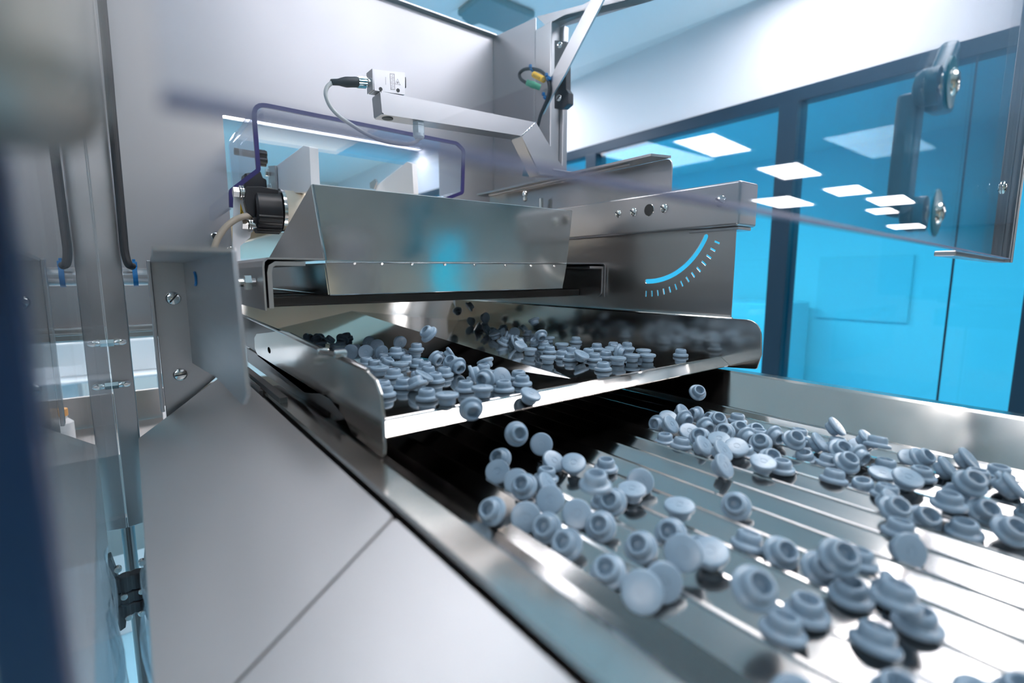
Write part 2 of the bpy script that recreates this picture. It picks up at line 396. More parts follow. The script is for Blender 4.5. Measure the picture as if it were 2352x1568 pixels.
b = B(); box(b, (.088, -.30, -.235), (.1175, .80, -.138)); hexa(b, [(.015, -.3, -.235), (.088, -.3, -.235), (.088, .73, -.235), (.015, .73, -.235), (.015, -.3, -.19), (.088, -.3, -.14), (.088, .73, -.14), (.015, .73, -.19)])
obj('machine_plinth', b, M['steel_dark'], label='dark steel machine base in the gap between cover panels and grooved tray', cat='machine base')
# stepped black rail on top of the gap (starts behind the near wall of the upper tray)
b = sweep([(.1045, -.1165), (.1115, -.1165), (.1115, -.122), (.1045, -.122)], 'Y', .50, .70)
box(b, (.098, .56, -.132), (.1015, .69, -.120)); obj('slide_rail', b, M['steel_dark'], label='dark stepped slide rail in the gap beneath the upper tray', cat='rail')

# ================================================================== HOPPER
Hh = thing('drop_hopper', (.35, .68, -.022), 'shiny sheet steel hopper hanging above the upper tray', 'hopper')
a, c_, d_, e_ = [onY(u, v, .55) for u, v in ((718, 424), (1313, 485), (1300, 603), (748, 598))]
b = slab([a, e_, d_, c_], .0016); obj('front_sheet', b, M['hopper'], Hh, label='upper front sheet')
g, h_ = onY(1290, 661, .55), onY(757, 676, .55)
e2, d2 = onY(748, 604, .55), onY(1300, 607, .55)
b = slab([e2, h_, g, d2], .0016); join(b, slab([e2, (e2.x, .86, e2.z + .002), (h_.x, .86, h_.z + .002), h_], .0016)); join(b, slab([h_, (h_.x, .86, h_.z), (g.x, .86, g.z), g], .0012)); join(b, slab([d2, g, (g.x, .86, g.z), (d2.x, .86, d2.z)], .0012))
obj('lower_box', b, M['hopper'], Hh)
sb = onX(608, 592, e_.x)
b = slab([a, (e_.x - .001, .83, e_.z + .003), e_], .0016); obj('side_sheet', b, M['satin_dark'], Hh, label='triangular near side sheet')
b = slab([c_, d_, (d_.x, .83, d_.z)], .0016); obj('side_sheet', b, M['satin_dark'], Hh, label='triangular far side sheet')
b = B(); tube(b, [a, e_, ], .0018, 10, False); tube(b, [e2, h_, g], .0013, 10, False); tube(b, [e_ + Vector((0, -.0004, -.0015)), d_ + Vector((0, -.0004, -.001))], .0014, 10, False)
for x in (.20, .232, .27, .315, .36, .41, .455, .50): cyl(b, (x, .5495, .0135), (x, .5470, .0125), .0014, 10)
obj('weld_seam', b, M['chrome'], Hh)
b = B(); tube(b, [a, c_], .0009, 8, False); obj('hemmed_edge', b, M['chrome'], Hh)
for x in (.222, .262, .305, .36, .415, .465):
    b = B(); box(b, (x - .00015, .5492, .020), (x + .00015, .5496, .088)); obj('fold_line', b, M['satin_dark'], Hh)
b = sweep(sheet_profile([(.1075, -.036), (.1075, .008), (.1085, .0135), (.112, .0165), (e_.x - .001, .0165)], .0018), 'Y', .549, .87); obj('flange', b, M['satin'], Hh, label='hooked flange on the bracket side')
b = sweep(sheet_profile([(d_.x + .001, .0175), (.608, .0180), (.6120, .0155), (.6130, .010), (.6130, -.036)], .0018), 'Y', .549, .87); obj('flange', b, M['satin'], Hh, label='hooked flange at the guard plate side')
b = sweep(sheet_profile([(.1135, -.034), (.1135, .002), (.1150, .0085), (.1195, .0115), (.149, .0115)], .0044), 'Y', .552, .88); obj('support_angle', b, M['satin'], Hh, label='thick support angle on the bracket side')
prof = rnd([(.552, .0115), (.88, .0115), (.88, -.036), (.552, -.036)], [.001, 0, 0, .012])
b = plate(prof, .004, 'X', .6070); box(b, (.580, .552, .0095), (.6110, .88, .0135), .001); obj('support_angle', b, M['satin_dark'], Hh, label='thick support angle at the guard plate side')
b = B(); box(b, (.117, .60, -.0355), (.606, .66, -.0235), .002); obj('cross_bar', b, M['blackened'], Hh)
b = B(); box(b, (.135, .70, -.0410), (.60, .90, -.0235), .002); obj('cross_bar', b, M['blackened'], Hh)
b = B(); z = -.008; y = .585
cyl(b, (.057, y, z), (.106, y, z), .0045, 20, .0004)
lathe(b, [(0, .0085), (.007, .0085)], (.074, y, z), (1, 0, 0), 6); cyl(b, (.0825, y, z), (.084, y, z), .013, 28, .0004); cyl(b, (.0865, y, z), (.088, y, z), .0135, 28, .0004); lathe(b, [(0, .0085), (.006, .0085)], (.0955, y, z), (1, 0, 0), 6)
obj('adjusting_bolt', b, M['chrome'], Hh, smooth=30)

# ================================================================== BRACKET at left
K = thing('angle_bracket', (.04, .6, -.11), 'matt steel angle bracket with two slotted screws standing behind the cover panel', 'bracket')
web = pxY(.750, [(345, 600), (440, 603), (447, 822), (497, 866), (383, 962)])
b = plate(web, .004, 'Y', .750, bev=.0005); obj('back_plate', b, M['satin'], K)
b = B(); box(b, (web[0][0] - .004, .738, web[4][1] + .012), (web[0][0], .754, web[0][1] + .001), .001); obj('edge_strip', b, M['satin'], K)
sw = [(.750, .018), (.380, .018), (onX(565, 905, .0556).y, onX(565, 905, .0556).z), (onX(556, 930, .0556).y, onX(556, 930, .0556).z), (onX(497, 868, .0556).y, onX(497, 868, .0556).z), (.750, onX(447, 822, .0556).z if False else -.113)]
sw = rnd(sw, [0, .003, .006, .006, 0, 0])
hb = onX(447, 640, .0556)
b = plate(sw, .003, 'X', .0556, bev=.0006); obj('side_plate', b, M['satin'], K)
b = slab([(web[0][0], .750, .018), (.0575, .750, .018), (.0575, .380, .018), (.013, .380, .018)], .003); obj('top_flange', b, M['satin'], K)
b = B(); pts = []
for i in range(25):
    t = i / 24; pts.append((web[0][0] + .002 + t * (.0545 - web[0][0] - .003), .7485, .0165 + .0006 * math.sin(i * 2.3)))
tube(b, pts, .0011, 8); obj('weld_seam', b, M['satin'], K)
def slotted_screw(name, pos, n, r, parent, sang=R(40), label=None):
    pos = Vector(pos); n = Vector(n).normalized()
    b = B(); prof = [(0, r)] + [(r * .42 * math.sin(a), r * math.cos(a)) for a in [k * math.pi / 14 for k in range(1, 7)]] + [(r * .42, 0)]
    lathe(b, prof, pos, n, 32); o = obj(name, b, M['chrome'], parent, smooth=60, label=label)
    b = B(); q = n.to_track_quat('Z', 'Y'); box(b, (-r * .78, -r * .11, r * .36), (r * .78, r * .11, r * .435))
    for v in b.verts: v.co = pos + q @ (Matrix.Rotation(sang, 3, 'Z') @ v.co)
    s = obj('slot', b, M['ink'], o); return o
for (u, v, r) in ((398, 685, .0083), (414, 860, .0080)):
    p = onY(u, v, .7495); slotted_screw('slotted_screw', p, (0, -1, 0), r, K, R(50 if v < 700 else 5))

# round bar, post, seal cable and ties
p = onY(310, 635, .755)
b = B(); cyl(b, (-.006, .755, p.z), (web[0][0] - .003, .755, p.z), .0105, 32, .0006); obj('round_bar', b, M['satin'], label='short round steel bar between the post and the angle bracket', cat='bar')
bz = p.z
PO = thing('door_post', (-.016, .76, -.33), 'folded steel door post at the far end of the clear side pane', 'post')
zb = onY(300, 1208, .745).z
b = B(); hexa(b, [(-.0262, .742, zb), (-.0056, .746, zb), (-.0056, .80, zb), (-.0262, .80, zb), (-.0262, .742, .60), (-.0056, .746, .60), (-.0056, .80, .60), (-.0262, .80, .60)], .0012); obj('post_body', b, M['satin'], PO)
for u, v in ((268, 785), (278, 881)):
    p = onY(u, v, .742); b = B()
    lathe(b, [(0, .0045), (.006, .0045)], (-.0262, .7375, p.z), (1, 0, 0), 6)
    lathe(b, [(0, .0032), (.003, .0042), (.0075, .0040), (.011, .0018), (.0115, 0)], (-.0200, .7375, p.z), (1, 0, 0), 20); box(b, (-.0255, .739, p.z - .002), (-.012, .7445, p.z + .002))
    obj('hinge_pin', b, M['chrome'], PO, smooth=40)
b = B(); cyl(b, (-.0265, .757, zb + .01), (-.0265, .757, -1.2), .0065, 20); obj('vertical_rod', b, M['steel_dark'], PO)
cpts = [onY(u, v, .736) for u, v in ((228, -60), (236, 20), (247, 140), (260, 290), (273, 430), (282, 530), (287, 580), (295, 606))] + [Vector((.004, .742, bz + .012))]
b = B(); tube(b, cpts, .0042, 16); obj('seal_cord', b, M['rubber'], label='black rubber cord running down the door post to the round bar', cat='cord')
def cable_tie(p, axis, r, label, name='cable_tie'):
    b = B(); a = Vector(axis).normalized(); o = Vector(p)
    ring = [(-.0024, r), (-.0024, r + .0011), (.0024, r + .0011), (.0024, r), (-.0024, r)]
    lathe(b, ring[:-1], o, a, 28)
    q = a.to_track_quat('Z', 'Y'); bb = bmesh.new(); box(bb, (-.0035, r, -.003), (.0035, r + .007, .003), .0006); box(bb, (-.002, r + .006, -.0015), (.006, r + .010, .0015), .0004)
    zq = Vector((0, 0, 1)) - a * a.z; yy = zq.normalized() if zq.length > .1 else Vector((0, 1, 0)); xx = yy.cross(a)
    for v in bb.verts: v.co = o + xx * v.co.x + yy * v.co.y + a * v.co.z
    join(b, bb); return obj(name, b, M['blue_tie'], label=label, cat='cable tie', smooth=40)
cable_tie((.006, .755, bz), (1, .0, .0), .0108, 'blue cable tie holding the black cord on the round bar')
b = B()
arc = [(-.0012 + .0, .0)]
hp = onX(448, 640, .0548)
for i in range(9):
    a_ = math.pi * (.5 + i / 8); arc.append((math.cos(a_) * .010, math.sin(a_) * .0065))
tube(b, [(.0548, hp.y + x_ - .0, hp.z + y_) for x_, y_ in arc[1:]], .0014, 10); obj('cable_tie', b, M['blue_tie'], label='curved end of a blue cable tie poking through the angle bracket', cat='cable tie')

# clear side pane (its far edge meets the post) and the blurred header right in front
N0, N1 = Vector((-.0143, .11, 0)), Vector((-.0266, .742, 0)); tN = Vector((-1, 0, 0)) * .006
def pv(p, z, off=0): return (p.x + off, p.y, z)
SP = thing('clear_side_screen', (-.02, .4, -.9), 'clear blue-edged side pane mirroring the door post and cover panel', 'pane')
b = B(); hexa(b, [pv(N0, -.9, -.006), pv(N0, -.9), pv(N1, -.9), pv(N1, -.9, -.006), pv(N0, .5, -.006), pv(N0, .5), pv(N1, .5), pv(N1, .5, -.006)])
obj('pane_sheet', b, M['side_pane'], SP)
b = B(); box(b, (-.0215, .100, -.9), (-.0128, .110, .5), .001); obj('cut_edge', b, M['pane_edge'], SP)
bl = onY(268, 385, .095)
b = B(); hexa(b, [(-.16, .07, bl.z), (bl.x, .07, bl.z), (bl.x, .098, bl.z), (-.16, .098, bl.z), (-.16, .07, .14), (bl.x, .07, .14), (bl.x, .098, .14), (-.16, .098, .14)], .007)
obj('door_header', b, M['header'], label='out of focus grey steel header at the upper left, in front of the post', cat='header')

# ================================================================== BACK PANEL, window frame
PY = 1.05
BP = thing('rear_cladding', (.3, PY, -.09), 'large matt steel back panel of the cabinet with a rectangular feed opening', 'panel')
hx0 = onY(512, 275, PY).x; hz = onY(512, 262, PY).z; hx1 = onY(1010, 420, PY).x
b = plate([(-.75, -.082), (.752, -.082), (.752, .574), (-.75, .574)], .003, 'Y', PY, holes=[rnd([(hx0, -.07), (hx1, -.07), (hx1, hz), (hx0, hz)], .004)])
obj('panel_sheet', b, M['panel'], BP)
b = B(); box(b, (-.75, PY - .012, .572), (.752, PY + .003, .576), .0008); obj('top_flange', b, M['satin'], BP)
b = B(); box(b, (-.75, PY - .02, -.105), (.135, PY + .01, -.082), .003); box(b, (-.75, PY - .025, -.094), (.135, PY - .018, -.090), .001); obj('sill_rail', b, M['satin_dark'], BP)
b = B(); cyl(b, (.1505, PY - .012, .045), (.1505, PY, .045), .006, 20, .001); p = onY(492, 543, PY)
cyl(b, (p.x, PY - .012, p.z), (p.x, PY, p.z), .0065, 20, .001); obj('panel_screw', b, M['chrome'], BP)
SPN = thing('corner_cladding', (.75, .97, -.1), 'matt steel side panel joining the back panel at the cabinet corner', 'panel')
b = slab([(.752, PY - .001, -.12), (.752, .893, -.12), (.752, .893, .556), (.752, PY - .001, .572)], .003); obj('panel_sheet', b, M['panel'], SPN)
b = B(); tube(b, [(.751, PY - .002, -.1), (.751, PY - .002, .57)], .0025, 8, False); tube(b, [(.7505, .893, -.1), (.7505, .893, .556)], .0022, 8, False); obj('weld_seam', b, M['satin'], SPN)
WF = thing('window_frame', (.76, .86, -.1), 'square tube steel window frame right of the cabinet corner', 'frame')
b = B(); box(b, (.748, .838, -.12), (.775, .890, .530), .002); box(b, (.775, .828, -.12), (.790, .846, .525), .002); obj('stile', b, M['satin'], WF)
tA, tB = onX(1233, 38, .75), onX(1387, -2, .75); tC, tD = onX(1253, 58, .75), onX(1362, -2, .75)
s1 = (tB - tA); s2 = (tD - tC)
b = slab([tA, tC, tC + s2 * 2.6, tA + s1 * 2.6], .028); obj('top_rail', b, M['satin'], WF)
# flat stay bar, hinge block, coded sensor cable
st = pxX(.715, [(1330, -60), (1392, -10), (1384, 10), (1302, 165), (1299, 172), (1266, 222), (1247, 262), (1262, 180), (1359, -6)])
st = pxX(.715, [(1366, -20), (1396, -20), (1299, 168), (1268, 220), (1247, 262), (1262, 182)])
b = plate(st, .004, 'X', .715, bev=.0005); obj('stay_bar', b, M['satin'], label='flat steel stay bar slanting down across the window frame', cat='stay')
HB = thing('hinge_block', (.745, .80, .38), 'black window hinge block with two chrome screws behind the stay bar', 'hinge')
hpz = pxX(.735, [(1273, 92), (1300, 95), (1300, 205), (1306, 213), (1306, 238), (1294, 249), (1273, 249)])
b = plate(rnd(hpz, .002), .014, 'X', .735, bev=.001); obj('hinge_leaf', b, M['black'], HB)
for u, v in ((1286, 103), (1284, 225)):
    p = onX(u, v, .734); slotted_screw('cap_screw', p, (-1, -.5, 0), .0065, HB)
sc_ = thing('sensor_lead', (.70, .86, .3), 'black sensor lead with green plug and yellow tag looped on the window frame', 'cable')
L = [onX(u, v, .712) for u, v in ((1210, 191), (1197, 182), (1193, 170), (1203, 160), (1222, 158), (1243, 164), (1256, 178), (1262, 200), (1259, 222), (1250, 245), (1240, 270), (1228, 325), (1213, 385))]
b = B(); tube(b, L, .0034, 14); obj('lead', b, M['rubber'], sc_)
g0, g1 = onX(1209, 189, .712), onX(1241, 201, .735)
b = B(); cyl(b, g0, g1, .0062, 20, .001); cyl(b, g0 * .7 + g1 * .3, g0 * .4 + g1 * .6, .0070, 10, .001); obj('plug', b, M['green'], sc_)
y0_, y1_ = onX(1226, 171, .708), onX(1249, 183, .708)
b = B(); cyl(b, y0_, y1_, .0062, 16, .0008); obj('tag', b, M['yellow'], sc_)
b = B()
for k in range(5):
    c = y0_.lerp(y1_, .22 + k * .14); n = (y1_ - y0_).normalized(); dn = Vector((-1, 0, 0)); sd = n.cross(dn).normalized()
    hh = .0022
    for o_ in (-.0006, .0006):
        j = bmesh.new(); box(j, (-.00018, -hh, 0), (.00018, hh, .0003))
        for v in j.verts: v.co = c + dn * .0061 + n * (v.co.x + o_) + sd * v.co.y + dn * v.co.z
        join(b, j)
obj('tag_print', b, M['ink'], sc_)
for (u, v) in ((1223, 160), (1260, 180), (1253, 224)):
    p = onX(u, v, .711); b = B(); lathe(b, [(-.002, .004), (-.002, .0055), (.002, .0055), (.002, .004)], p, (0, .8, -.5), 18); box(b, (p.x - .008, p.y - .002, p.z + .003), (p.x - .003, p.y + .003, p.z + .009), .0006); obj('tie', b, M['blue_tie'], sc_)
b = B(); p = onX(1212, 392, .712); hexa(b, [(.705, p.y - .008, p.z - .012), (.72, p.y - .008, p.z - .012), (.72, p.y + .012, p.z - .010), (.705, p.y + .012, p.z - .010), (.705, p.y - .010, p.z + .006), (.72, p.y - .010, p.z + .006), (.72, p.y + .006, p.z + .010), (.705, p.y + .006, p.z + .010)], .002)
obj('clamp', b, M['handle'], sc_)

# ================================================================== SIDE GUARD PLATE with arc slot, cross rail, shelf plate
GP = thing('guard_plate', (.62, .66, -.1), 'upright satin steel guard plate with curved adjusting slot and tick marks', 'plate')
gx = .615
cen = pxX(gx, [(1150 + a_ / 3.733, 340 + b_ / 3.733) for a_, b_ in ((1252, 1142), (1330, 1138), (1420, 1110), (1500, 1070), (1570, 1018), (1630, 963), (1680, 903), (1722, 838), (1756, 758))])
A_ = np.array([[2 * p_[0], 2 * p_[1], 1] for p_ in cen]); rhs = np.array([p_[0] ** 2 + p_[1] ** 2 for p_ in cen])
cy_, cz_, k_ = np.linalg.lstsq(A_, rhs, rcond=None)[0]; rc_ = math.sqrt(k_ + cy_ ** 2 + cz_ ** 2)
a0 = math.atan2(cen[0][1] - cz_, cen[0][0] - cy_); a1 = math.atan2(cen[-1][1] - cz_, cen[-1][0] - cy_)
if a0 > 0: a0 -= 2 * math.pi
if a1 > a0 + math.pi: a1 -= 2 * math.pi
if a0 - a1 > math.pi: a1 += 2 * math.pi
wd = .0034; slot = []
NA = 28
for i in range(NA + 1): t = a0 + (a1 - a0) * i / NA; slot.append((cy_ + (rc_ + wd) * math.cos(t), cz_ + (rc_ + wd) * math.sin(t)))
pe = (cy_ + rc_ * math.cos(a1), cz_ + rc_ * math.sin(a1)); sg = 1 if a1 > a0 else -1
for i in range(1, 9): t = a1 + sg * math.pi * i / 9; slot.append((pe[0] + wd * math.cos(t), pe[1] + wd * math.sin(t)))
for i in range(NA + 1): t = a1 + (a0 - a1) * i / NA; slot.append((cy_ + (rc_ - wd) * math.cos(t), cz_ + (rc_ - wd) * math.sin(t)))
pe = (cy_ + rc_ * math.cos(a0), cz_ + rc_ * math.sin(a0))
for i in range(1, 9): t = a0 + math.pi + sg * math.pi * i / 9; slot.append((pe[0] + wd * math.cos(t), pe[1] + wd * math.sin(t)))
ticks = []
for a_, b_ in ((1245, 1248), (1295, 1247), (1346, 1242), (1398, 1229), (1449, 1213), (1500, 1190), (1551, 1162), (1601, 1126), (1649, 1086), (1697, 1040), (1741, 986), (1784, 930), (1818, 870), (1853, 807)):
    y_, z_ = pxX(gx, [(1150 + a_ / 3.733, 340 + b_ / 3.733)])[0]; d = Vector((y_ - cy_, z_ - cz_)).normalized(); n = Vector((-d.y, d.x)); c = Vector((y_, z_))
    ticks.append([tuple(c + d * s * .0043 + n * t * .0013) for s, t in ((-1, -1), (1, -1), (1, 1), (-1, 1))])
b = plate([(.3345, -.0665), (1.02, -.0665), (1.02, .066), (.3345, .0645)], .002, 'X', gx, holes=[slot] + ticks); obj('plate_sheet', b, M['satin_dark'], GP)
RX = .6045
RL = thing('cross_rail', (.63, .66, .06), 'box section steel cross rail with slotted screws above the guard plate', 'rail')
rz0, rz1 = onX(1500, 533, RX).z, onX(1705, 412, RX).z
b = B(); box(b, (RX, .326, rz0), (RX + .045, 1.02, rz1), .003); bmesh.ops.delete(b, geom=[], context='VERTS')
p = onX(1491, 482, RX)
obj('rail_body', b, M['satin'], RL)
b = B(); cyl(b, (RX - .0004, p.y, p.z), (RX + .004, p.y, p.z), .0079, 32); obj('hole', b, M['ink'], RL, label='dark round hole')
b = B(); lathe(b, [(-.0002, .0079), (-.0008, .0082), (-.0002, .0088), (.001, .0088), (.001, .0079)], (RX, p.y, p.z), (1, 0, 0), 32); obj('hole_rim', b, M['chrome'], RL)
for u, v, r in ((1420, 491, .0060), (1455, 487, .0065), (1525, 478, .0064), (1655, 462, .0078)):
    q_ = onX(u, v, RX - .0002); slotted_screw('slotted_screw', q_, (-1, 0, 0), r, RL, R(-35))
b = B(); box(b, (RX + .008, .330, rz0 - .0045), (RX + .040, .40, rz0 - .0003), .0008); obj('foot_plate', b, M['satin'], RL)
SH = thing('hood_plate', (.64, .68, .12), 'bent steel hood plate with rounded corner standing on the cross rail', 'plate')
vz = onX(1500, 358, .62).z
yf = onX(1500, 358, .62).y
b = plate(rnd([(yf - .010, rz1 + .0008), (.93, rz1 + .0008), (.93, vz), (yf - .010, vz)], [.002, 0, 0, .012], 8), .003, 'X', .652, bev=.0006); obj('upright', b, M['satin_dark'], SH)
b = slab([(.6175, yf + .002, vz), (.6520, yf - .008, vz), (.652, .93, vz), (.6175, .93, vz)], .0035); box(b, (.628, yf + .05, vz - .0035), (.632, .90, vz), .001); obj('top_fold', b, M['satin_dark'], SH)
b = B(); p = onX(1206, 450, .60); cyl(b, (.640, p.y, rz1 + .001), (.640, p.y, rz1 + .03), .004, 16); obj('stud', b, M['chrome'], SH)
b = B(); q_ = onX(1206, 452, .603)
lathe(b, [(0, .004), (.004, .005), (.008, .005), (.008, .003), (.012, .003), (.012, .0045), (.017, .004), (.019, 0)], (.603, q_.y, q_.z + .010), (0, 0, -1), 16)
obj('grease_nipple', b, M['chrome'], label='small chrome nipple hanging under the rear of the cross rail', cat='nipple', smooth=50)

# ================================================================== SENSOR ARM
SA = thing('sensor_boom', (.45, .65, .2), 'bent square steel tube arm carrying the light sensor', 'arm')
AY = .65
out = pxY(AY, [(873, 209), (1231, 281), (1305, 402), (1240, 402), (1198, 312), (878, 262)])
b = sweep(rnd(out, [.002, .004, 0, 0, .004, .002]), 'Y', AY, AY + .028); bmesh.ops.bevel(b, geom=[e for e in b.edges if abs(e.verts[0].co.y - e.verts[1].co.y) < 1e-6], offset=.0015, segments=2, affect='EDGES')
obj('arm_tube', b, M['satin'], SA)
p = onY(900, 267, AY); zz = out[5][1]
b = B(); cyl(b, (p.x, AY + .014, zz - .0004), (p.x, AY + .014, zz + .002), .0075, 24); obj('hole', b, M['ink'], SA, label='dark hole in the underside')
b = B(); e0 = Vector((out[1][0] - .001, AY - .0003, out[1][1])); e1 = Vector((out[4][0], AY - .0003, out[4][1])); tube(b, [e0.lerp(e1, t) + Vector((.0006 * math.sin(t * 40), 0, 0)) for t in [i / 12 for i in range(13)]], .0009, 8); obj('weld_seam', b, M['chrome'], SA)
b = B(); p2 = onY(1262, 405, AY); box(b, (.585, AY - .004, vz + .0036), (.640, AY + .034, vz + .0065), .001); obj('mounting_foot', b, M['satin'], SA)
SN = thing('light_sensor', (.30, .66, .23), 'small silver light sensor with black connector on top of the arm', 'sensor')
bx = pxY(AY, [(857, 158), (931, 166), (931, 217), (861, 207)])
b = sweep(rnd(bx, .001), 'Y', AY + .001, AY + .020); obj('housing', b, M['satin'], SN)
b = B(); box(b, (bx[0][0] - .0012, AY + .0005, bx[3][1]), (bx[0][0] + .0004, AY + .0205, bx[0][1] + .0006), .0005); obj('back_cap', b, M['satin'], SN)
b = B(); box(b, (bx[1][0], AY + .004, bx[1][1] - .018), (bx[1][0] + .003, AY + .017, bx[1][1] - .004), .001); obj('lens', b, M['black'], SN)
for u, v in ((875, 204), (915, 207)):
    p = onY(u, v, AY); b = B(); cyl(b, (p.x, AY + .0012, p.z), (p.x, AY + .0004, p.z), .0024, 20); obj('fixing_hole', b, M['ink'], SN)
ol = pxY(AY, [(896, 168), (907, 169), (908, 206), (898, 205)]); ol2 = pxY(AY, [(897.2, 169.5), (905.8, 170.5), (906.8, 204.5), (899.2, 203.5)])
b = plate(ol, .0003, 'Y', AY + .0008, holes=[ol2]); 
for k in range(9):
    p = onY(902 + k * .1, 173 + k * 3.5, AY); box(b, (p.x - .0012 - (k % 3) * .0004, AY + .0008, p.z - .0004), (p.x + .0012 + (k % 2) * .0006, AY + .0011, p.z + .0001))
for k in range(7):
    p = onY(886.5, 177 + k * 2.6, AY); box(b, (p.x - .0006, AY + .0008, p.z - .0003), (p.x + .0006, AY + .0011, p.z + .0001))
p = onY(914, 187, AY); join(b, plate([(p.x - .004, p.z - .0036), (p.x + .004, p.z - .0036), (p.x, p.z + .0038)], .0003, 'Y', AY + .0008, holes=[[(p.x - .0034, p.z - .0032), (p.x + .0034, p.z - .0032), (p.x, p.z + .0032)]]))
cyl(b, (p.x, AY + .0011, p.z - .001), (p.x, AY + .0007, p.z - .001), .0013, 12)
obj('printed_marks', b, M['steel_dark'], SN)
c0, c1, c2, c3 = onY(857, 185, AY), onY(828, 183, AY), onY(766, 183, AY), onY(845, 184, AY)
for q_ in (c0, c1, c2, c3): q_.y = AY + .010
b = B(); lathe(b, [(0, .006), (.004, .006), (.005, .0035), (.008, .0035), (.009, .0055), (.011, .0062)], c0, c1 - c0, 24)
for i in range(12):
    a_ = i * math.pi / 6; cyl(b, c3 + Vector((.001, math.cos(a_) * .0062, math.sin(a_) * .0062)), c1 + Vector((0, math.cos(a_) * .0062, math.sin(a_) * .0062)), .0012, 8)
cyl(b, c3, c1, .0062, 24, .0005); obj('threaded_nut', b, M['chrome'], SN, smooth=40)
b = B(); Lc = (c2 - c1).length; lathe(b, [(0, .0058), (.002, .0063), (Lc * .28, .0062), (Lc * .45, .0063), (Lc * .62, .0050), (Lc * .72, .0040), (Lc * .98, .0036), (Lc, .0030)], c1, c2 - c1, 24); obj('connector', b, M['rubber'], SN, smooth=50)
b = B(); tube(b, [onY(u, v, AY) + Vector((0, .010, 0)) for u, v in ((768, 184), (757, 195), (754, 212), (764, 238), (785, 262), (815, 283), (850, 305), (885, 319), (920, 326), (945, 328), (962, 323), (970, 314))], .0026, 14); obj('lead', b, M['grey_cable'], SN, smooth=60)
GL = onY(970, 296, AY); gz0 = onY(970, 276, AY).z; gz1 = onY(970, 315, AY).z
b = B(); x_, y_ = GL.x, AY + .011
lathe(b, [(0, .0085), (.005, .0085)], (x_, y_, gz0), (0, 0, -1), 6); lathe(b, [(.0055, .0088), (.016, .0088)], (x_, y_, gz0), (0, 0, -1), 6); lathe(b, [(.0155, .0080), (.020, .0078), (.0225, .006), (.0235, .0035)], (x_, y_, gz0), (0, 0, -1), 24)
obj('cable_gland', b, M['gland'], label='light grey cable gland under the steel arm', cat='cable gland')

# ================================================================== CLEAR GUARD, INFEED BELT
GC = thing('clear_guard_box', (.35, 1.0, .05), 'clear tunnel guard with dark violet edges over the infeed belt', 'guard')
GY = .82
outl = [(532, 476), (531, 438), (594, 390), (582, 236), (1050, 329), (1066, 345), (1063, 442), (1010, 462)]
op = pxY(GY, outl); opr = rnd(op, [0, .008, .006, .018, .012, .010, .006, 0], 6)
path = opr
prof = sheet_profile(path, .006)
b = sweep(prof, 'Y', GY + .004, PY - .013); obj('tunnel_sheet', b, M['guard'], GC, smooth=30)
b = sweep(prof, 'Y', GY, GY + .004); obj('cut_edge', b, M['cover_edge'], GC)
IB = thing('infeed_belt', (.35, 1.2, -.02), 'cream infeed belt running round a drum behind the hopper', 'conveyor belt')
DY = .80; dc = onY(645, 484, DY); dr = .0300; x0 = dc.x; x1 = .52
b = B(); cyl(b, (x0 + .003, DY, dc.z), (x1, DY, dc.z), dr, 48, .001); box(b, (x0 + .003, DY, dc.z + dr - .003), (x1, 2.2, dc.z + dr)); box(b, (x0 + .003, DY, dc.z - dr), (x1, 2.2, dc.z - dr + .003)); obj('belt', b, M['belt'], IB, smooth=30)
b = B(); lathe(b, [(-.0015, dr - .006), (-.0015, dr + .0012), (.003, dr + .0012), (.003, dr - .006)], (x0, DY, dc.z), (1, 0, 0), 48); obj('drum_ring', b, M['chrome'], IB, smooth=30)
b = B(); xm = onY(582, 500, DY).x
lathe(b, [(0, 0), (0, dr * .90), (.003, dr * 1.0), (x0 - xm - .004, dr * 1.02), (x0 - xm - .001, dr * .9), (x0 - xm - .001, 0)], (xm, DY, dc.z - .002), (1, 0, 0), 40)
for k in range(10):
    a_ = R(200 + k * 14); cyl(b, (xm + .002, DY + dr * math.cos(a_), dc.z - .002 + dr * math.sin(a_)), (x0 - .004, DY + dr * math.cos(a_), dc.z - .002 + dr * math.sin(a_)), .0022, 8)
obj('motor_cap', b, M['black'], IB, smooth=35)
b = B(); pth = [(569, 490), (562, 462), (566, 428), (600, 428), (640, 436), (640, 446), (594, 446), (590, 470), (586, 500)]
b = plate(rnd(pxY(DY - .02, pth), .002), .012, 'Y', DY - .02, bev=.001); obj('motor_holder', b, M['black'], IB)
b = plate(rnd(pxY(DY, [(537, 440), (566, 432), (580, 520), (575, 545), (552, 565), (556, 760), (530, 760)]), .002), .004, 'Y', DY, bev=.0005); obj('side_frame', b, M['white_plastic'], IB)
for u, v in ((541, 443), (561, 516)):
    b = B(); p = onY(u, v, DY - .004); lathe(b, [(0, .0075), (.007, .0075), (.008, .006)], (p.x - .004, DY - .010, p.z), (1, 0, 0), 6); cyl(b, (p.x + .004, DY - .010, p.z), (p.x + .0055, DY - .010, p.z), .010, 20); cyl(b, (p.x + .007, DY - .010, p.z), (p.x + .0085, DY - .010, p.z), .010, 20); cyl(b, (p.x, DY - .010, p.z), (p.x + .016, DY - .010, p.z), .0045, 12)
    obj('frame_bolt', b, M['chrome'], IB, smooth=30)
tri = pxY(DY - .0006, [(552, 466), (562, 497), (552, 500)])
b = plate(tri, .0005, 'Y', DY - .0006); obj('warning_sticker', b, M['yellow'], IB)
tri = pxY(DY - .0008, [(554, 480), (557, 486), (555, 488), (558, 496), (553, 489), (555, 487)])
b = plate(tri, .0003, 'Y', DY - .0010); obj('warning_symbol', b, M['ink'], IB)
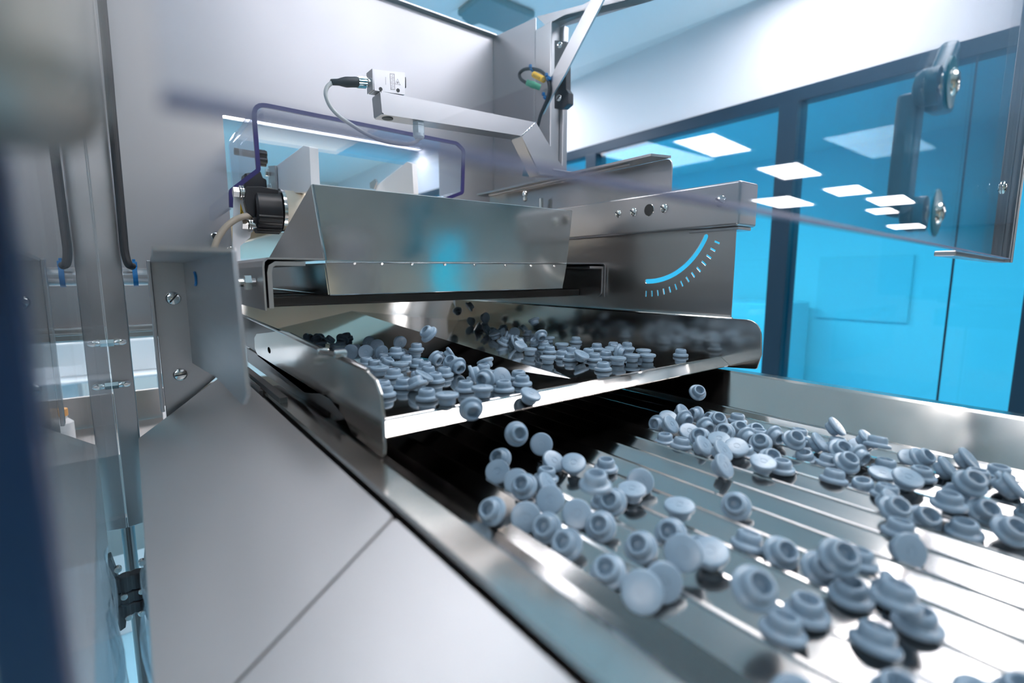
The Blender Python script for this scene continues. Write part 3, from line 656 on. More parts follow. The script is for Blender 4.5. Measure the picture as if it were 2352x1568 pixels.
b = B(); p = onY(576, 495, DY - .012); cyl(b, p, p + Vector((-.006, -.001, 0)), .0042, 20, .0006); obj('cable_socket', b, M['gland'], IB)
b = B(); tube(b, [p] + [onY(u, v, DY - .02) for u, v in ((560, 497), (540, 505), (520, 520), (505, 540), (497, 555), (490, 580), (486, 620))], .0042, 16); obj('motor_cable', b, M['tan_cable'], IB, smooth=60)
def guide(xp, pts, t, label):
    T_ = thing('side_guide', (xp, .82, .03), label, 'guide plate', 'white guide plates on the infeed belt')
    b = plate(rnd(pxX(xp, pts), .002), t, 'X', xp, bev=.0008); obj('guide_sheet', b, M['white_plastic'], T_); return T_
T1 = guide(.203, [(634, 446), (630, 384), (697, 334), (710, 337), (715, 440)], .012, 'white plastic side guide next to the black motor cap')
b = plate(pxX(.199, [(617, 440), (616, 381), (631, 380), (634, 440)]), .003, 'X', .199); obj('metal_strip', b, M['satin_dark'], T1)
for u, v in ((614, 396), (619, 432)):
    p = onX(u, v, .197); b = B(); lathe(b, [(0, .006), (.005, .006)], (p.x + .002, p.y, p.z), (-1, 0, 0), 6); cyl(b, (p.x + .003, p.y, p.z), (p.x + .0015, p.y, p.z), .008, 20); obj('bolt', b, M['chrome'], T1)
T2 = guide(.42, [(862, 446), (862, 428), (935, 371), (946, 376), (950, 446)], .010, 'white plastic side guide farther from the motor, right of the first guide')
b = plate(pxX(.415, [(850, 432), (849, 420), (862, 410), (865, 418), (858, 434)]), .003, 'X', .415); obj('metal_strip', b, M['satin_dark'], T2)
KN = thing('clamp_knob', (.2, 1.0, .1), 'black star clamp knob inside the clear guard, above the motor holder', 'knob')
p = onY(600, 362, 1.0); b = B()
for k in range(5):
    a_ = k * math.tau / 5; cyl(b, (p.x - .008, 1.0 + .009 * math.cos(a_), p.z + .009 * math.sin(a_)), (p.x + .008, 1.0 + .009 * math.cos(a_), p.z + .009 * math.sin(a_)), .006, 14, .001)
cyl(b, (p.x - .008, 1.0, p.z), (p.x + .008, 1.0, p.z), .011, 20, .001); obj('knob_head', b, M['black'], KN)
p = onY(570, 365, 1.05); b = B(); cyl(b, (p.x - .03, 1.0, p.z), (p.x + .02, 1.0, p.z - .002), .006, 16); obj('knob_shaft', b, M['black'], KN)
b = plate(rnd(pxY(.9, [(560, 432), (562, 398), (598, 392), (604, 408), (612, 412), (614, 432)]), .003), .03, 'Y', .9, bev=.001); obj('swivel_clamp', b, M['black'], label='black swivel clamp above the drum motor inside the clear guard', cat='clamp')

# ================================================================== CLEAR DOOR PANE at right
pd = ray(2510, 620); pd.z = 0; pd.normalize(); pn = Vector((-pd.y, pd.x, 0)); PC = .080
def onP(u, v, c=PC): r = ray(u, v); return r * (c / r.dot(pn))
DP = thing('clear_door', (.4, .1, .02), 'clear flap door pane crossing the upper picture, mirroring the ceiling lights', 'door')
a_, b_ = onP(385, 292), onP(2322, 590); zb_ = onP(2250, 579).z
a_.z = b_.z = zb_
tv = pn * .005
b = B(); hexa(b, [a_, b_, b_ + tv, a_ + tv] + [q_ + Vector((0, 0, .42)) for q_ in (a_, b_, b_ + tv, a_ + tv)]); obj('pane_sheet', b, M['pane'], DP)
b = B(); dz = Vector((0, 0, .0014)); hexa(b, [q_ - dz for q_ in (a_, b_, b_ + tv, a_ + tv)] + [q_ - dz * .02 for q_ in (a_, b_, b_ + tv, a_ + tv)]); obj('cut_edge', b, M['edge'], DP)
fx0, fx1 = onP(2296, 590), onP(2312, 590)
b = B(); l0 = b_ - pd * .012 + pn * .0055; l1 = b_ + pd * .0; 
hexa(b, [l0, l1 + pn * .0055, l1 + pn * .0085, l0 + pn * .003] + [q_ + Vector((0, 0, .42)) for q_ in (l0, l1 + pn * .0055, l1 + pn * .0085, l0 + pn * .003)])
g0_ = b_ - pd * .003 - pn * .002; hexa(b, [g0_ + Vector((0, 0, -.006)), g0_ + pd * .010 + Vector((0, 0, -.006)), g0_ + pd * .010 + pn * .003 + Vector((0, 0, -.006)), g0_ + pn * .0018 + Vector((0, 0, -.006)), g0_ + Vector((0, 0, .42)), g0_ + pd * .010 + Vector((0, 0, .42)), g0_ + pd * .010 + pn * .003 + Vector((0, 0, .42)), g0_ + pn * .0018 + Vector((0, 0, .42))], .0006)
hexa(b, [b_ + Vector((0, 0, -.006)), b_ + pd * .004 + Vector((0, 0, -.006)), b_ + pd * .004 + pn * .022 + Vector((0, 0, -.006)), b_ + pn * .022 + Vector((0, 0, -.006)), b_ + Vector((0, 0, .42)), b_ + pd * .004 + Vector((0, 0, .42)), b_ + pd * .004 + pn * .022 + Vector((0, 0, .42)), b_ + pn * .022 + Vector((0, 0, .42))], .001)
f0 = onP(2214, 588); f0.z = b_.z
hexa(b, [f0 + pn * .006 + Vector((0, 0, -.006)), b_ + pn * .006 + Vector((0, 0, -.006)), b_ + pn * .022 + Vector((0, 0, -.006)), f0 + pn * .022 + Vector((0, 0, -.006)), f0 + pn * .006 + Vector((0, 0, -.001)), b_ + pn * .006 + Vector((0, 0, -.001)), b_ + pn * .022 + Vector((0, 0, -.001)), f0 + pn * .022 + Vector((0, 0, -.001))], .001)
obj('edge_frame', b, M['satin'], DP)
p = onP(2303, 430); slotted_screw('frame_screw', p - pn * .0005, -pn, .0078, DP)
# bow handle on the far face of the pane
h0, h1 = onP(2182, 190) + tv, onP(2146, 488) + tv
h1 = Vector((h0.x, h0.y, h1.z)) + pd * ((h1 - h0).dot(pd)) * .25
b = B(); n_ = pn
for hh, rr in ((h0 - tv, .0175), (h1 - tv, .0170)): lathe(b, [(-.0003, rr), (-.0012, rr), (-.0018, rr * .88), (-.0018, 0)], hh, n_, 32)
for hh, rr in ((h0, .0130), (h1, .0130)): lathe(b, [(.0003, rr), (.010, rr), (.014, rr * .8), (.016, rr * .3), (.016, 0)], hh, n_, 32)
mid0, mid1 = h0 + pd * .012 + n_ * .012, h1 + pd * .010 + n_ * .012
s_ = pd * .0115; t_ = n_ * .014
hexa(b, [mid1 - s_, mid1 + s_, mid1 + s_ + t_, mid1 - s_ + t_, mid0 - s_, mid0 + s_, mid0 + s_ + t_, mid0 - s_ + t_], .003)
q0 = h0 + pd * .042; hexa(b, [q0 - pd * .02 + Vector((0, 0, -.012)), q0 + pd * .016 + Vector((0, 0, -.008)), q0 + pd * .016 + t_ + Vector((0, 0, -.008)), q0 - pd * .02 + t_ + Vector((0, 0, -.012)), q0 - pd * .02 + Vector((0, 0, .014)), q0 + pd * .016 + Vector((0, 0, .05)), q0 + pd * .016 + t_ + Vector((0, 0, .05)), q0 - pd * .02 + t_ + Vector((0, 0, .014))], .004)
HD = obj('handle', b, M['handle'], DP, smooth=35, label='dark teal bow handle')
for hh, r_ in ((h0 - tv, .0095), (h1 - tv, .0085)):
    b = B(); lathe(b, [(-.0018, r_), (-.0034, r_ * .92), (-.0050, r_ * .6), (-.0058, 0)], hh, n_, 28); obj('chrome_dome', b, M['chrome'], HD, smooth=60)

# ================================================================== THROUGH THE GAP AT LEFT AND BEHIND
FL = thing('plastic_bag', (-.012, .5, -.5), 'crumpled clear plastic bag hanging beside the edge of the cover panel', 'bag')
for k, (xo, yo) in enumerate(((-.0105, .60), (-.0122, .50))):
    bm = bmesh.new(); rows = []
    for i in range(40):
        z = -.262 - .010 * i; row = []
        for j in range(14):
            row.append(bm.verts.new((xo + (.0024) * math.sin(j * 1.1 + i * .23 + k) + .0016 * math.sin(i * .7 + j), yo - .018 * j, z + .004 * math.sin(j * .9))))
        rows.append(row)
    for A, Bq in zip(rows, rows[1:]):
        for j in range(13): bm.faces.new((A[j], A[j + 1], Bq[j + 1], Bq[j]))
    obj('bag_fold', bm, M['film'], FL, smooth=80)
HG = thing('hinge_assembly', (-.012, .66, -.42), 'black plastic cabinet hinge below the cover panel at the left', 'hinge')
hy = .66; hq = onY(335, 1350, hy)
lf = pxY(hy, [(335, 1262), (352, 1262), (352, 1424), (338, 1424), (330, 1400), (330, 1310)])
b = plate(rnd(lf, .001), .02, 'Y', hy, bev=.001); obj('hinge_leaf', b, M['black'], HG)
b = B()
for v0, v1 in ((1310, 1345), (1348, 1372), (1375, 1400)):
    z0, z1 = onY(317, v1, hy).z, onY(317, v0, hy).z; x_ = onY(318, 1350, hy).x; cyl(b, (x_, hy, z0), (x_, hy, z1), .0068, 20, .001); box(b, (x_, hy - .004, z0 + .001), (lf[0][0] + .002, hy + .006, z1 - .001))
obj('knuckle', b, M['black'], HG)
for v in (1355, 1405, 1290):
    b = B(); p = onY(326, v, hy - .004); cyl(b, (p.x, hy - .008, p.z), (p.x, hy - .001, p.z), .0035, 14, .001)
    obj('hinge_screw', b, M['chrome'], HG)
# lower cabinet front seen through the gap and what stands in the room beyond
LC = B(); z0 = onY(330, 895, 1.35).z; box(LC, (-.8, 1.35, -.62), (.5, 1.36, z0), .002); obj('lower_cabinet', LC, M['satin_dark'], label='brown-grey steel cabinet front seen between post and bracket below the window', cat='cabinet')
b = B(); zz = onY(330, 860, 2.2).z; box(b, (-.8, 2.2, zz - .01), (.15, 2.6, zz), .003); box(b, (-.8, 2.25, -1.35), (.12, 2.6, zz - .2), .003); box(b, (-.25, 2.24, zz - .2), (-.2, 2.6, zz - .01)); box(b, (.06, 2.24, zz - .2), (.10, 2.6, zz - .01)); obj('lab_bench', b, M['machine_white'], label='white bench seen through the gap between post and bracket', cat='bench')
b = B(); zt = onY(330, 860, 2.2).z; box(b, (-.15, 2.3, zt + .0005), (.13, 2.5, zt + .12), .006); box(b, (-.12, 2.32, zt + .115), (.06, 2.48, zt + .16), .006); obj('bench_instrument', b, M['machine_white'], label='white instrument standing on the bench beyond the gap', cat='instrument')
bo = thing('bottle', (.10, 1.25, -.3), 'small white bottle with orange cap on the cabinet ledge, mirrored in the side pane', 'bottle')
pm = onY(170, 990, 1.2); xr = -.053 - pm.x
b = B(); lathe(b, [(0, .020), (.05, .020), (.058, .012), (.062, .012)], (xr, 1.2, pm.z - .03), (0, 0, 1), 24); obj('bottle_body', b, M['white_plastic'], bo, smooth=40)
b = B(); cyl(b, (xr, 1.2, pm.z + .0325), (xr, 1.2, pm.z + .046), .0135, 20, .001); obj('cap', b, M['orange'], bo)
b = B(); box(b, (-.3, 1.10, pm.z - .034), (.5, 1.34, pm.z - .0302), .001); obj('cabinet_ledge', b, M['satin_dark'], label='steel ledge carrying the small bottle behind the post', cat='ledge')
b = B(); box(b, (-.8, .95, -.86), (.6, .99, -.82), .004); obj('floor_bar', b, M['satin'], label='grey cross bar low over the blue floor below the cabinet', cat='bar')
b = B(); q0_, q1_ = onX(1885, 590, 5.19), onX(2085, 742, 5.19); box(b, (5.17, q1_.y, q1_.z), (5.199, q0_.y, q0_.z), .004); obj('wall_board', b, M['machine_white'], label='pale square board on the wall beyond the cyan glazing', cat='board')
b = B(); box(b, (4.4, 2.0, -H), (5.1, 2.9, -.25), .01); obj('machine_beyond', b, M['machine_white'], label='pale machine beyond the cyan glazing behind the guard plate', cat='machine')
fxp = onZ(1140, 22, CZ)
b = B(); box(b, (fxp.x - .14, fxp.y - .10, CZ - .03), (fxp.x + .14, fxp.y + .10, CZ), .01); obj('ceiling_speaker', b, M['dark_fixture'], label='small dark fixture on the ceiling above the cabinet corner', cat='ceiling fixture')
f2 = onZ(1090, 35, CZ); d_ = (fxp - f2)
b = B(); n2 = Vector((-d_.y, d_.x, 0)).normalized() * .035
hexa(b, [f2 - d_ * .4 - n2 + Vector((0, 0, -.02)), fxp - n2 + Vector((0, 0, -.02)), fxp + n2 + Vector((0, 0, -.02)), f2 - d_ * .4 + n2 + Vector((0, 0, -.02)), f2 - d_ * .4 - n2, fxp - n2, fxp + n2, f2 - d_ * .4 + n2]); obj('ceiling_track', b, M['dark_fixture'], label='slim dark track leading to the ceiling fixture', cat='ceiling fixture')
# unseen shapes added behind the photographer to shape the hopper's reflections
b = B(); box(b, (.35, -2.9, -H), (1.05, -2.3, .02), .01); obj('reflection_box_beige', b, M['beige'], label='added beige box behind the photographer, mirrored low in the hopper front', cat='cabinet')
b = B(); box(b, (1.15, -3.0, -H), (1.5, -2.5, .35), .02); obj('reflection_box_dark', b, M['steel_dark'], label='added dark box behind the photographer, mirrored in the hopper front', cat='cabinet')
b = B(); box(b, (1.78, -2.2, -H), (2.05, -2.17, .30), .002); obj('reflection_sheet_cyan', b, M['cyan_solid'], label='added cyan sheet behind the photographer, mirrored in the hopper front', cat='screen')
#STOPPERS
STOP = [
 ('UL',0.2057,0.7684,-0.0955,0.476,-0.108,0.582,-0.65), ('UL',0.2224,0.7905,-0.1015,0.398,-0.009,-0.008,0.917), ('UL',0.2138,0.7505,-0.0958,0.63,0.24,-0.383,0.632), ('UL',0.2204,0.7648,-0.0956,0.341,0.4,-0.29,0.8),
 ('UL',0.2114,0.731,-0.0988,0.0,-0.462,-0.887,0.0), ('UL',0.2627,0.7678,-0.0967,0.855,0.068,-0.066,-0.509), ('UL',0.2271,0.7384,-0.0964,0.843,-0.137,0.329,-0.404), ('UL',0.245,0.736,-0.0962,0.228,0.857,0.184,-0.423),
 ('UL',0.2362,0.716,-0.1017,0.362,0.0,0.0,-0.932), ('UL',0.2394,0.6665,-0.1017,0.974,-0.0,-0.0,0.228), ('UL',0.3386,0.7452,-0.1017,0.937,0.0,0.0,-0.348), ('UL',0.2632,0.6747,-0.096,0.296,0.338,0.711,0.542),
 ('UL',0.2895,0.6322,-0.092,0.316,-0.202,-0.52,-0.767), ('UL',0.3202,0.7148,-0.1017,0.949,0.0,-0.0,0.316), ('UL',0.2212,0.6957,-0.1017,0.869,-0.0,0.0,0.495), ('UL',0.217,0.662,-0.0988,0.0,0.73,-0.683,-0.0),
 ('UL',0.2608,0.6404,-0.0966,0.187,0.286,0.787,0.513), ('UL',0.2138,0.609,-0.0956,0.663,-0.374,0.608,0.225), ('UL',0.2273,0.5959,-0.0965,0.405,-0.789,-0.289,-0.361), ('UL',0.2413,0.5835,-0.0955,0.562,-0.322,-0.515,-0.561),
 ('UL',0.1783,0.5817,-0.0965,0.441,-0.448,-0.709,0.319), ('UL',0.2394,0.5678,-0.1017,0.832,0.0,0.0,0.555), ('UL',0.2673,0.5939,-0.0988,0.0,0.034,-0.999,-0.0), ('UL',0.246,0.5484,-0.0921,0.662,-0.0,-0.0,-0.749),
 ('UL',0.264,0.5759,-0.1017,0.846,-0.0,-0.001,-0.533), ('UL',0.2834,0.5723,-0.0988,0.0,0.769,0.639,0.0), ('UL',0.2824,0.5668,-0.0921,0.839,0.0,-0.0,0.544), ('UL',0.2554,0.5402,-0.1017,0.616,0.0,0.0,-0.787),
 ('UL',0.2327,0.5472,-0.1017,0.614,-0.0,-0.0,-0.789), ('UL',0.2957,0.5339,-0.1011,0.113,-0.029,-0.018,0.993), ('UL',0.2747,0.5031,-0.0966,0.27,0.618,-0.565,0.476), ('UL',0.2758,0.4703,-0.0962,0.83,0.359,-0.154,-0.398),
 ('UL',0.3021,0.517,-0.0963,0.02,-0.839,0.199,0.506), ('UL',0.2705,0.4464,-0.0966,0.328,0.541,0.639,-0.437), ('UL',0.2947,0.4341,-0.1017,0.703,0.0,-0.0,0.711), ('UL',0.2845,0.4786,-0.1017,0.347,0.0,0.0,0.938),
 ('UL',0.2553,0.5102,-0.1017,0.983,0.0,0.0,0.181), ('UL',0.2528,0.4878,-0.1017,0.556,-0.0,0.0,0.831), ('UL',0.2291,0.5007,-0.0988,0.0,-0.601,0.799,-0.0), ('UL',0.2214,0.517,-0.0989,0.11,0.119,-0.12,0.979),
 ('UL',0.2126,0.5326,-0.1017,0.56,-0.0,0.0,0.828), ('UL',0.2122,0.5559,-0.1017,0.975,-0.0,-0.0,0.221), ('UL',0.2004,0.4891,-0.0988,0.0,0.657,-0.754,0.0), ('UL',0.208,0.4697,-0.1017,0.08,0.0,0.0,0.997),
 ('UL',0.2205,0.4409,-0.1017,0.059,-0.0,0.0,0.998), ('UL',0.2427,0.4611,-0.1017,0.91,-0.0,-0.0,-0.414), ('UL',0.2305,0.4241,-0.1017,0.849,-0.0,0.0,0.529), ('UL',0.169,0.4018,-0.1017,0.923,-0.0,-0.0,-0.384),
 ('UL',0.2141,0.417,-0.0964,0.254,-0.515,-0.818,-0.0), ('UL',0.1917,0.3678,-0.1017,0.511,0.0,-0.0,-0.86), ('UL',0.1977,0.3441,-0.0988,0.0,-0.285,0.958,-0.0), ('UL',0.1953,0.4206,-0.1017,0.924,0.0,0.0,-0.382),
 ('UL',0.2527,0.4447,-0.1017,0.973,0.0,0.0,-0.232), ('UL',0.2679,0.408,-0.1017,0.795,0.0,-0.0,-0.607), ('UL',0.2347,0.3747,-0.1017,0.072,0.0,0.0,-0.997), ('UL',0.2346,0.3474,-0.0988,0.0,-0.99,0.144,-0.0),
 ('UL',0.2717,0.3711,-0.0966,0.378,-0.457,0.705,0.389), ('UL',0.3064,0.4469,-0.0965,0.099,0.558,-0.796,0.213), ('UL',0.2834,0.3965,-0.1017,0.958,-0.0,-0.0,-0.286), ('UL',0.2906,0.3622,-0.1017,0.147,0.0,0.0,-0.989),
 ('UL',0.3029,0.3835,-0.1017,0.996,-0.0,0.0,-0.092), ('UL',0.2626,0.3538,-0.1017,0.988,0.0,0.0,0.155), ('UL',0.27,0.3252,-0.105,0.123,-0.295,-0.93,-0.183), ('UL',0.1758,0.4226,-0.1017,0.534,0.0,-0.0,-0.846),
 ('UL',0.1735,0.5045,-0.0988,0.0,-0.077,-0.997,0.0), ('UL',0.2566,0.3948,-0.0955,0.284,0.601,-0.086,0.742), ('UL',0.199,0.4011,-0.0978,0.957,-0.241,-0.051,0.151), ('UL',0.2384,0.4514,-0.0596,0.661,0.274,-0.286,-0.637),
 ('UL',0.2516,0.3688,-0.0953,0.163,-0.553,-0.415,0.704), ('UR',0.4661,0.8976,-0.1017,0.243,0.0,-0.0,0.97), ('UR',0.5204,0.858,-0.0727,0.382,0.709,-0.572,0.154), ('UR',0.4889,0.7634,-0.0572,0.812,-0.02,0.473,-0.34),
 ('UR',0.5566,0.8631,-0.0955,0.794,-0.143,0.59,0.021), ('UR',0.4862,0.7103,-0.0743,0.613,-0.657,0.215,0.383), ('UR',0.5603,0.8201,-0.1017,0.077,0.0,0.0,0.997), ('UR',0.4755,0.6674,-0.0964,0.379,-0.01,-0.372,-0.847),
 ('UR',0.4918,0.7138,-0.0959,0.128,-0.246,0.366,-0.888), ('UR',0.515,0.738,-0.0988,0.0,-0.143,-0.99,0.0), ('UR',0.4846,0.6601,-0.096,0.082,0.549,-0.727,0.403), ('UR',0.4587,0.6419,-0.0962,0.137,0.306,0.942,-0.012),
 ('UR',0.4627,0.6174,-0.0966,0.214,0.824,-0.148,0.503), ('UR',0.5582,0.754,-0.1017,0.996,-0.0,-0.0,0.088), ('UR',0.504,0.6686,-0.0988,0.0,0.622,0.783,0.0), ('UR',0.5043,0.6486,-0.0966,0.365,0.233,0.804,0.407),
 ('UR',0.5518,0.6852,-0.0966,0.669,0.333,0.111,0.655), ('UR',0.5434,0.6617,-0.1017,0.607,0.0,0.0,0.794), ('UR',0.518,0.6119,-0.0988,0.0,-0.521,-0.854,0.0), ('UR',0.5107,0.5708,-0.0988,0.0,-0.302,0.953,-0.0),
 ('UR',0.4277,0.5769,-0.0976,0.557,0.011,0.223,-0.8), ('UR',0.4412,0.5664,-0.0955,0.714,0.538,0.053,0.444), ('UR',0.4673,0.5939,-0.0988,0.0,-0.284,-0.959,0.0), ('UR',0.4255,0.5378,-0.0955,0.713,-0.132,0.593,-0.349),
 ('UR',0.4157,0.5224,-0.0964,0.194,-0.828,0.499,0.166), ('UR',0.4096,0.4948,-0.0986,0.016,-0.389,-0.921,0.001), ('UR',0.4636,0.5465,-0.0972,0.578,-0.253,-0.153,0.761), ('UR',0.4639,0.528,-0.1017,0.989,-0.0,-0.0,-0.147),
 ('UR',0.4786,0.546,-0.1017,0.158,-0.0,0.0,0.988), ('UR',0.461,0.5316,-0.0864,0.435,0.735,-0.509,0.105), ('UR',0.4433,0.4931,-0.1017,0.315,0.0,0.0,-0.949), ('UR',0.4588,0.4684,-0.1017,0.946,-0.0,-0.0,-0.324),
 ('UR',0.5425,0.5432,-0.1017,0.48,0.0,-0.0,0.877), ('UR',0.4771,0.5054,-0.0988,0.0,-0.537,-0.844,-0.0), ('UR',0.3878,0.4344,-0.0988,0.0,0.746,0.666,-0.0), ('UR',0.4295,0.455,-0.1017,0.932,0.0,0.0,0.361),
 ('UR',0.4227,0.4326,-0.1017,0.12,0.0,0.0,-0.993), ('UR',0.4247,0.4158,-0.0966,0.217,-0.966,0.116,0.077), ('UR',0.5033,0.436,-0.0988,0.0,0.079,0.997,0.0), ('UR',0.5145,0.4734,-0.1017,0.38,0.0,-0.0,-0.925),
 ('UR',0.4844,0.4275,-0.0988,0.0,-0.382,0.924,-0.0), ('UR',0.4465,0.4148,-0.1017,0.673,-0.0,0.0,-0.74), ('UR',0.4081,0.3654,-0.1017,0.986,0.0,0.0,-0.167), ('UR',0.4697,0.4165,-0.1017,0.977,-0.0,0.0,0.213),
 ('UR',0.5258,0.451,-0.1017,0.996,-0.0,0.0,0.087), ('UR',0.4903,0.4109,-0.0966,0.528,-0.81,-0.213,0.139), ('UR',0.4734,0.3984,-0.0957,0.339,0.16,0.747,-0.549), ('UR',0.5564,0.4543,-0.1017,0.494,0.0,0.0,0.87),
 ('UR',0.517,0.4213,-0.0988,0.0,-0.382,-0.924,-0.0), ('UR',0.4473,0.3781,-0.0988,0.0,-0.689,0.725,0.0), ('UR',0.4773,0.3813,-0.0988,0.0,-0.973,-0.231,-0.0), ('UR',0.5205,0.3981,-0.0988,0.0,-0.091,0.996,-0.0),
 ('UR',0.4939,0.371,-0.0988,0.0,0.868,-0.496,-0.0), ('UR',0.5601,0.3692,-0.1017,0.998,-0.0,0.0,-0.056), ('UR',0.5426,0.4677,-0.1017,0.001,-0.0,0.0,-1.0), ('UR',0.4693,0.4465,-0.1017,0.382,-0.0,-0.0,-0.924),
 ('UR',0.5083,0.7658,-0.0963,0.147,-0.598,0.635,-0.466), ('UR',0.5218,0.782,-0.1014,0.86,0.013,0.008,0.51), ('UR',0.5173,0.6142,-0.0744,0.226,0.94,0.252,-0.039), ('LL',0.2153,0.2981,-0.1522,0.385,-0.836,0.307,-0.242),
 ('LL',0.2155,0.2744,-0.1521,0.204,0.354,0.829,0.381), ('LL',0.228,0.3134,-0.1489,0.613,-0.217,-0.395,0.648), ('LL',0.2559,0.2797,-0.1481,0.207,-0.542,-0.769,-0.269), ('LL',0.2629,0.2635,-0.1467,0.245,-0.763,0.596,-0.046),
 ('LL',0.2908,0.2547,-0.152,0.785,-0.01,-0.012,0.619), ('LL',0.2825,0.215,-0.1491,0.533,-0.449,0.701,0.151), ('LL',0.2408,0.2703,-0.1525,0.046,0.046,0.002,0.998), ('LL',0.2241,0.2519,-0.1496,0.409,-0.592,-0.675,-0.162),
 ('LL',0.2482,0.2185,-0.1552,0.322,-0.069,-0.022,0.944), ('LL',0.2674,0.2433,-0.1524,0.39,0.057,0.024,0.919), ('LL',0.2071,0.2564,-0.1464,0.762,-0.078,-0.404,0.5), ('LL',0.2083,0.229,-0.1473,0.443,-0.588,0.663,-0.139),
 ('LL',0.2152,0.2116,-0.1522,0.037,0.612,0.649,0.45), ('LL',0.1744,0.249,-0.1519,0.597,0.392,-0.208,-0.669), ('LL',0.1871,0.229,-0.1521,0.424,-0.833,-0.069,-0.348), ('LL',0.2411,0.2055,-0.1485,0.264,0.449,-0.014,-0.853),
 ('LL',0.1887,0.2116,-0.1523,0.094,0.428,0.116,-0.891), ('LL',0.1869,0.1924,-0.1535,0.674,-0.206,-0.362,0.61), ('LL',0.2168,0.1933,-0.1526,0.633,0.413,-0.137,-0.64), ('LL',0.2176,0.1639,-0.153,0.833,-0.075,-0.394,0.38),
 ('LL',0.2632,0.2067,-0.1483,0.081,-0.654,0.752,-0.01), ('LL',0.2678,0.1723,-0.1483,0.036,-0.952,0.301,-0.051), ('LL',0.2447,0.1629,-0.1534,0.545,-0.254,-0.331,0.727), ('LL',0.1869,0.1609,-0.1544,0.766,0.273,-0.198,-0.546),
 ('LL',0.178,0.132,-0.1466,0.276,-0.881,-0.034,-0.382), ('LL',0.2075,0.1895,-0.121,0.497,0.03,0.01,-0.867), ('LL',0.274,0.1114,-0.1525,0.508,0.026,-0.389,0.768), ('LL',0.275,0.0921,-0.1525,0.677,0.084,-0.36,0.636),
 ('LL',0.2721,0.1293,-0.1538,0.837,-0.058,0.095,-0.536), ('LL',0.2335,0.1307,-0.1475,0.005,0.902,0.385,0.195), ('LL',0.307,0.1559,-0.1518,0.623,0.387,-0.213,-0.645), ('LL',0.1955,0.1336,-0.1494,0.118,0.275,0.781,0.548),
 ('LL',0.2168,0.1359,-0.1432,0.468,-0.597,0.631,-0.165), ('LL',0.2145,0.0844,-0.1533,0.07,-0.075,0.005,-0.995), ('LL',0.1988,0.0902,-0.1307,0.933,0.282,-0.2,0.097), ('LL',0.2456,0.1443,-0.1563,0.777,-0.057,-0.063,0.624),
 ('LL',0.2654,0.0812,-0.1369,0.356,-0.069,-0.342,0.867), ('LL',0.3313,0.0701,-0.1522,0.45,-0.311,0.778,0.31), ('LL',0.3009,0.0836,-0.1533,0.339,-0.078,0.027,-0.937), ('LL',0.2775,0.0627,-0.1509,0.333,-0.78,0.436,0.301),
 ('LL',0.2633,0.0747,-0.1518,0.711,0.034,-0.035,-0.701), ('LL',0.2525,0.0552,-0.1383,0.359,-0.065,0.047,-0.93), ('LL',0.233,0.0823,-0.1519,0.171,-0.001,-0.0,0.985), ('LL',0.1742,0.0613,-0.1493,0.85,0.122,-0.32,0.4),
 ('LL',0.226,0.0217,-0.1494,0.24,-0.049,-0.342,0.907), ('LL',0.2639,0.0492,-0.1519,0.543,0.005,0.003,0.84), ('LL',0.2834,0.0019,-0.1502,0.677,0.032,-0.363,0.64), ('LL',0.2367,0.0569,-0.1524,0.769,0.079,0.096,0.627),
 ('LL',0.2504,0.014,-0.155,0.992,-0.004,-0.098,0.083), ('LL',0.2165,0.043,-0.1564,0.75,-0.059,-0.07,0.655), ('LR',0.4475,0.307,-0.153,0.232,-0.905,0.341,-0.106), ('LR',0.4753,0.3086,-0.152,0.442,-0.864,-0.219,-0.098),
 ('LR',0.4174,0.2993,-0.152,0.785,0.102,-0.609,-0.058), ('LR',0.4093,0.2782,-0.1463,0.096,-0.102,-0.9,-0.412), ('LR',0.4417,0.283,-0.1474,0.353,0.569,0.483,-0.564), ('LR',0.4778,0.2929,-0.1512,0.795,-0.251,-0.548,0.063),
 ('LR',0.4168,0.2617,-0.151,0.297,-0.593,0.746,0.063), ('LR',0.4056,0.2435,-0.148,0.817,-0.031,-0.425,0.388), ('LR',0.4444,0.2614,-0.1501,0.587,0.778,-0.012,-0.221), ('LR',0.4774,0.2745,-0.1518,0.8,-0.034,-0.528,-0.283),
 ('LR',0.4625,0.2584,-0.1461,0.897,0.326,-0.17,-0.247), ('LR',0.4999,0.2578,-0.1522,0.797,-0.018,0.024,-0.603), ('LR',0.4601,0.2348,-0.1493,0.536,-0.022,-0.323,0.78), ('LR',0.4349,0.2362,-0.1474,0.768,0.333,-0.329,-0.437),
 ('LR',0.4447,0.2195,-0.1501,0.35,0.613,0.457,-0.542), ('LR',0.3904,0.27,-0.1552,0.887,-0.004,-0.02,-0.461), ('LR',0.3858,0.2495,-0.1529,0.074,-0.08,0.006,-0.994), ('LR',0.3855,0.2281,-0.1488,0.273,-0.642,0.644,0.313),
 ('LR',0.3833,0.2094,-0.1473,0.291,-0.592,-0.699,-0.276), ('LR',0.4073,0.2255,-0.1473,0.14,0.397,0.893,0.158), ('LR',0.4195,0.2073,-0.1561,0.206,0.069,-0.032,-0.976), ('LR',0.3507,0.1904,-0.1464,0.322,-0.683,0.563,0.335),
 ('LR',0.4592,0.2012,-0.1471,0.404,0.301,-0.717,0.482), ('LR',0.435,0.202,-0.1482,0.859,0.245,-0.33,-0.305), ('LR',0.4788,0.2278,-0.1532,0.925,0.276,-0.152,-0.212), ('LR',0.4972,0.1953,-0.1521,0.99,0.005,0.039,0.133),
 ('LR',0.4773,0.1833,-0.1549,0.756,0.009,-0.002,0.654), ('LR',0.5067,0.1685,-0.1397,0.407,-0.89,-0.206,-0.012), ('LR',0.4183,0.1846,-0.1537,0.383,0.31,0.14,-0.859), ('LR',0.4671,0.1671,-0.1462,0.2,-0.243,-0.876,-0.364),
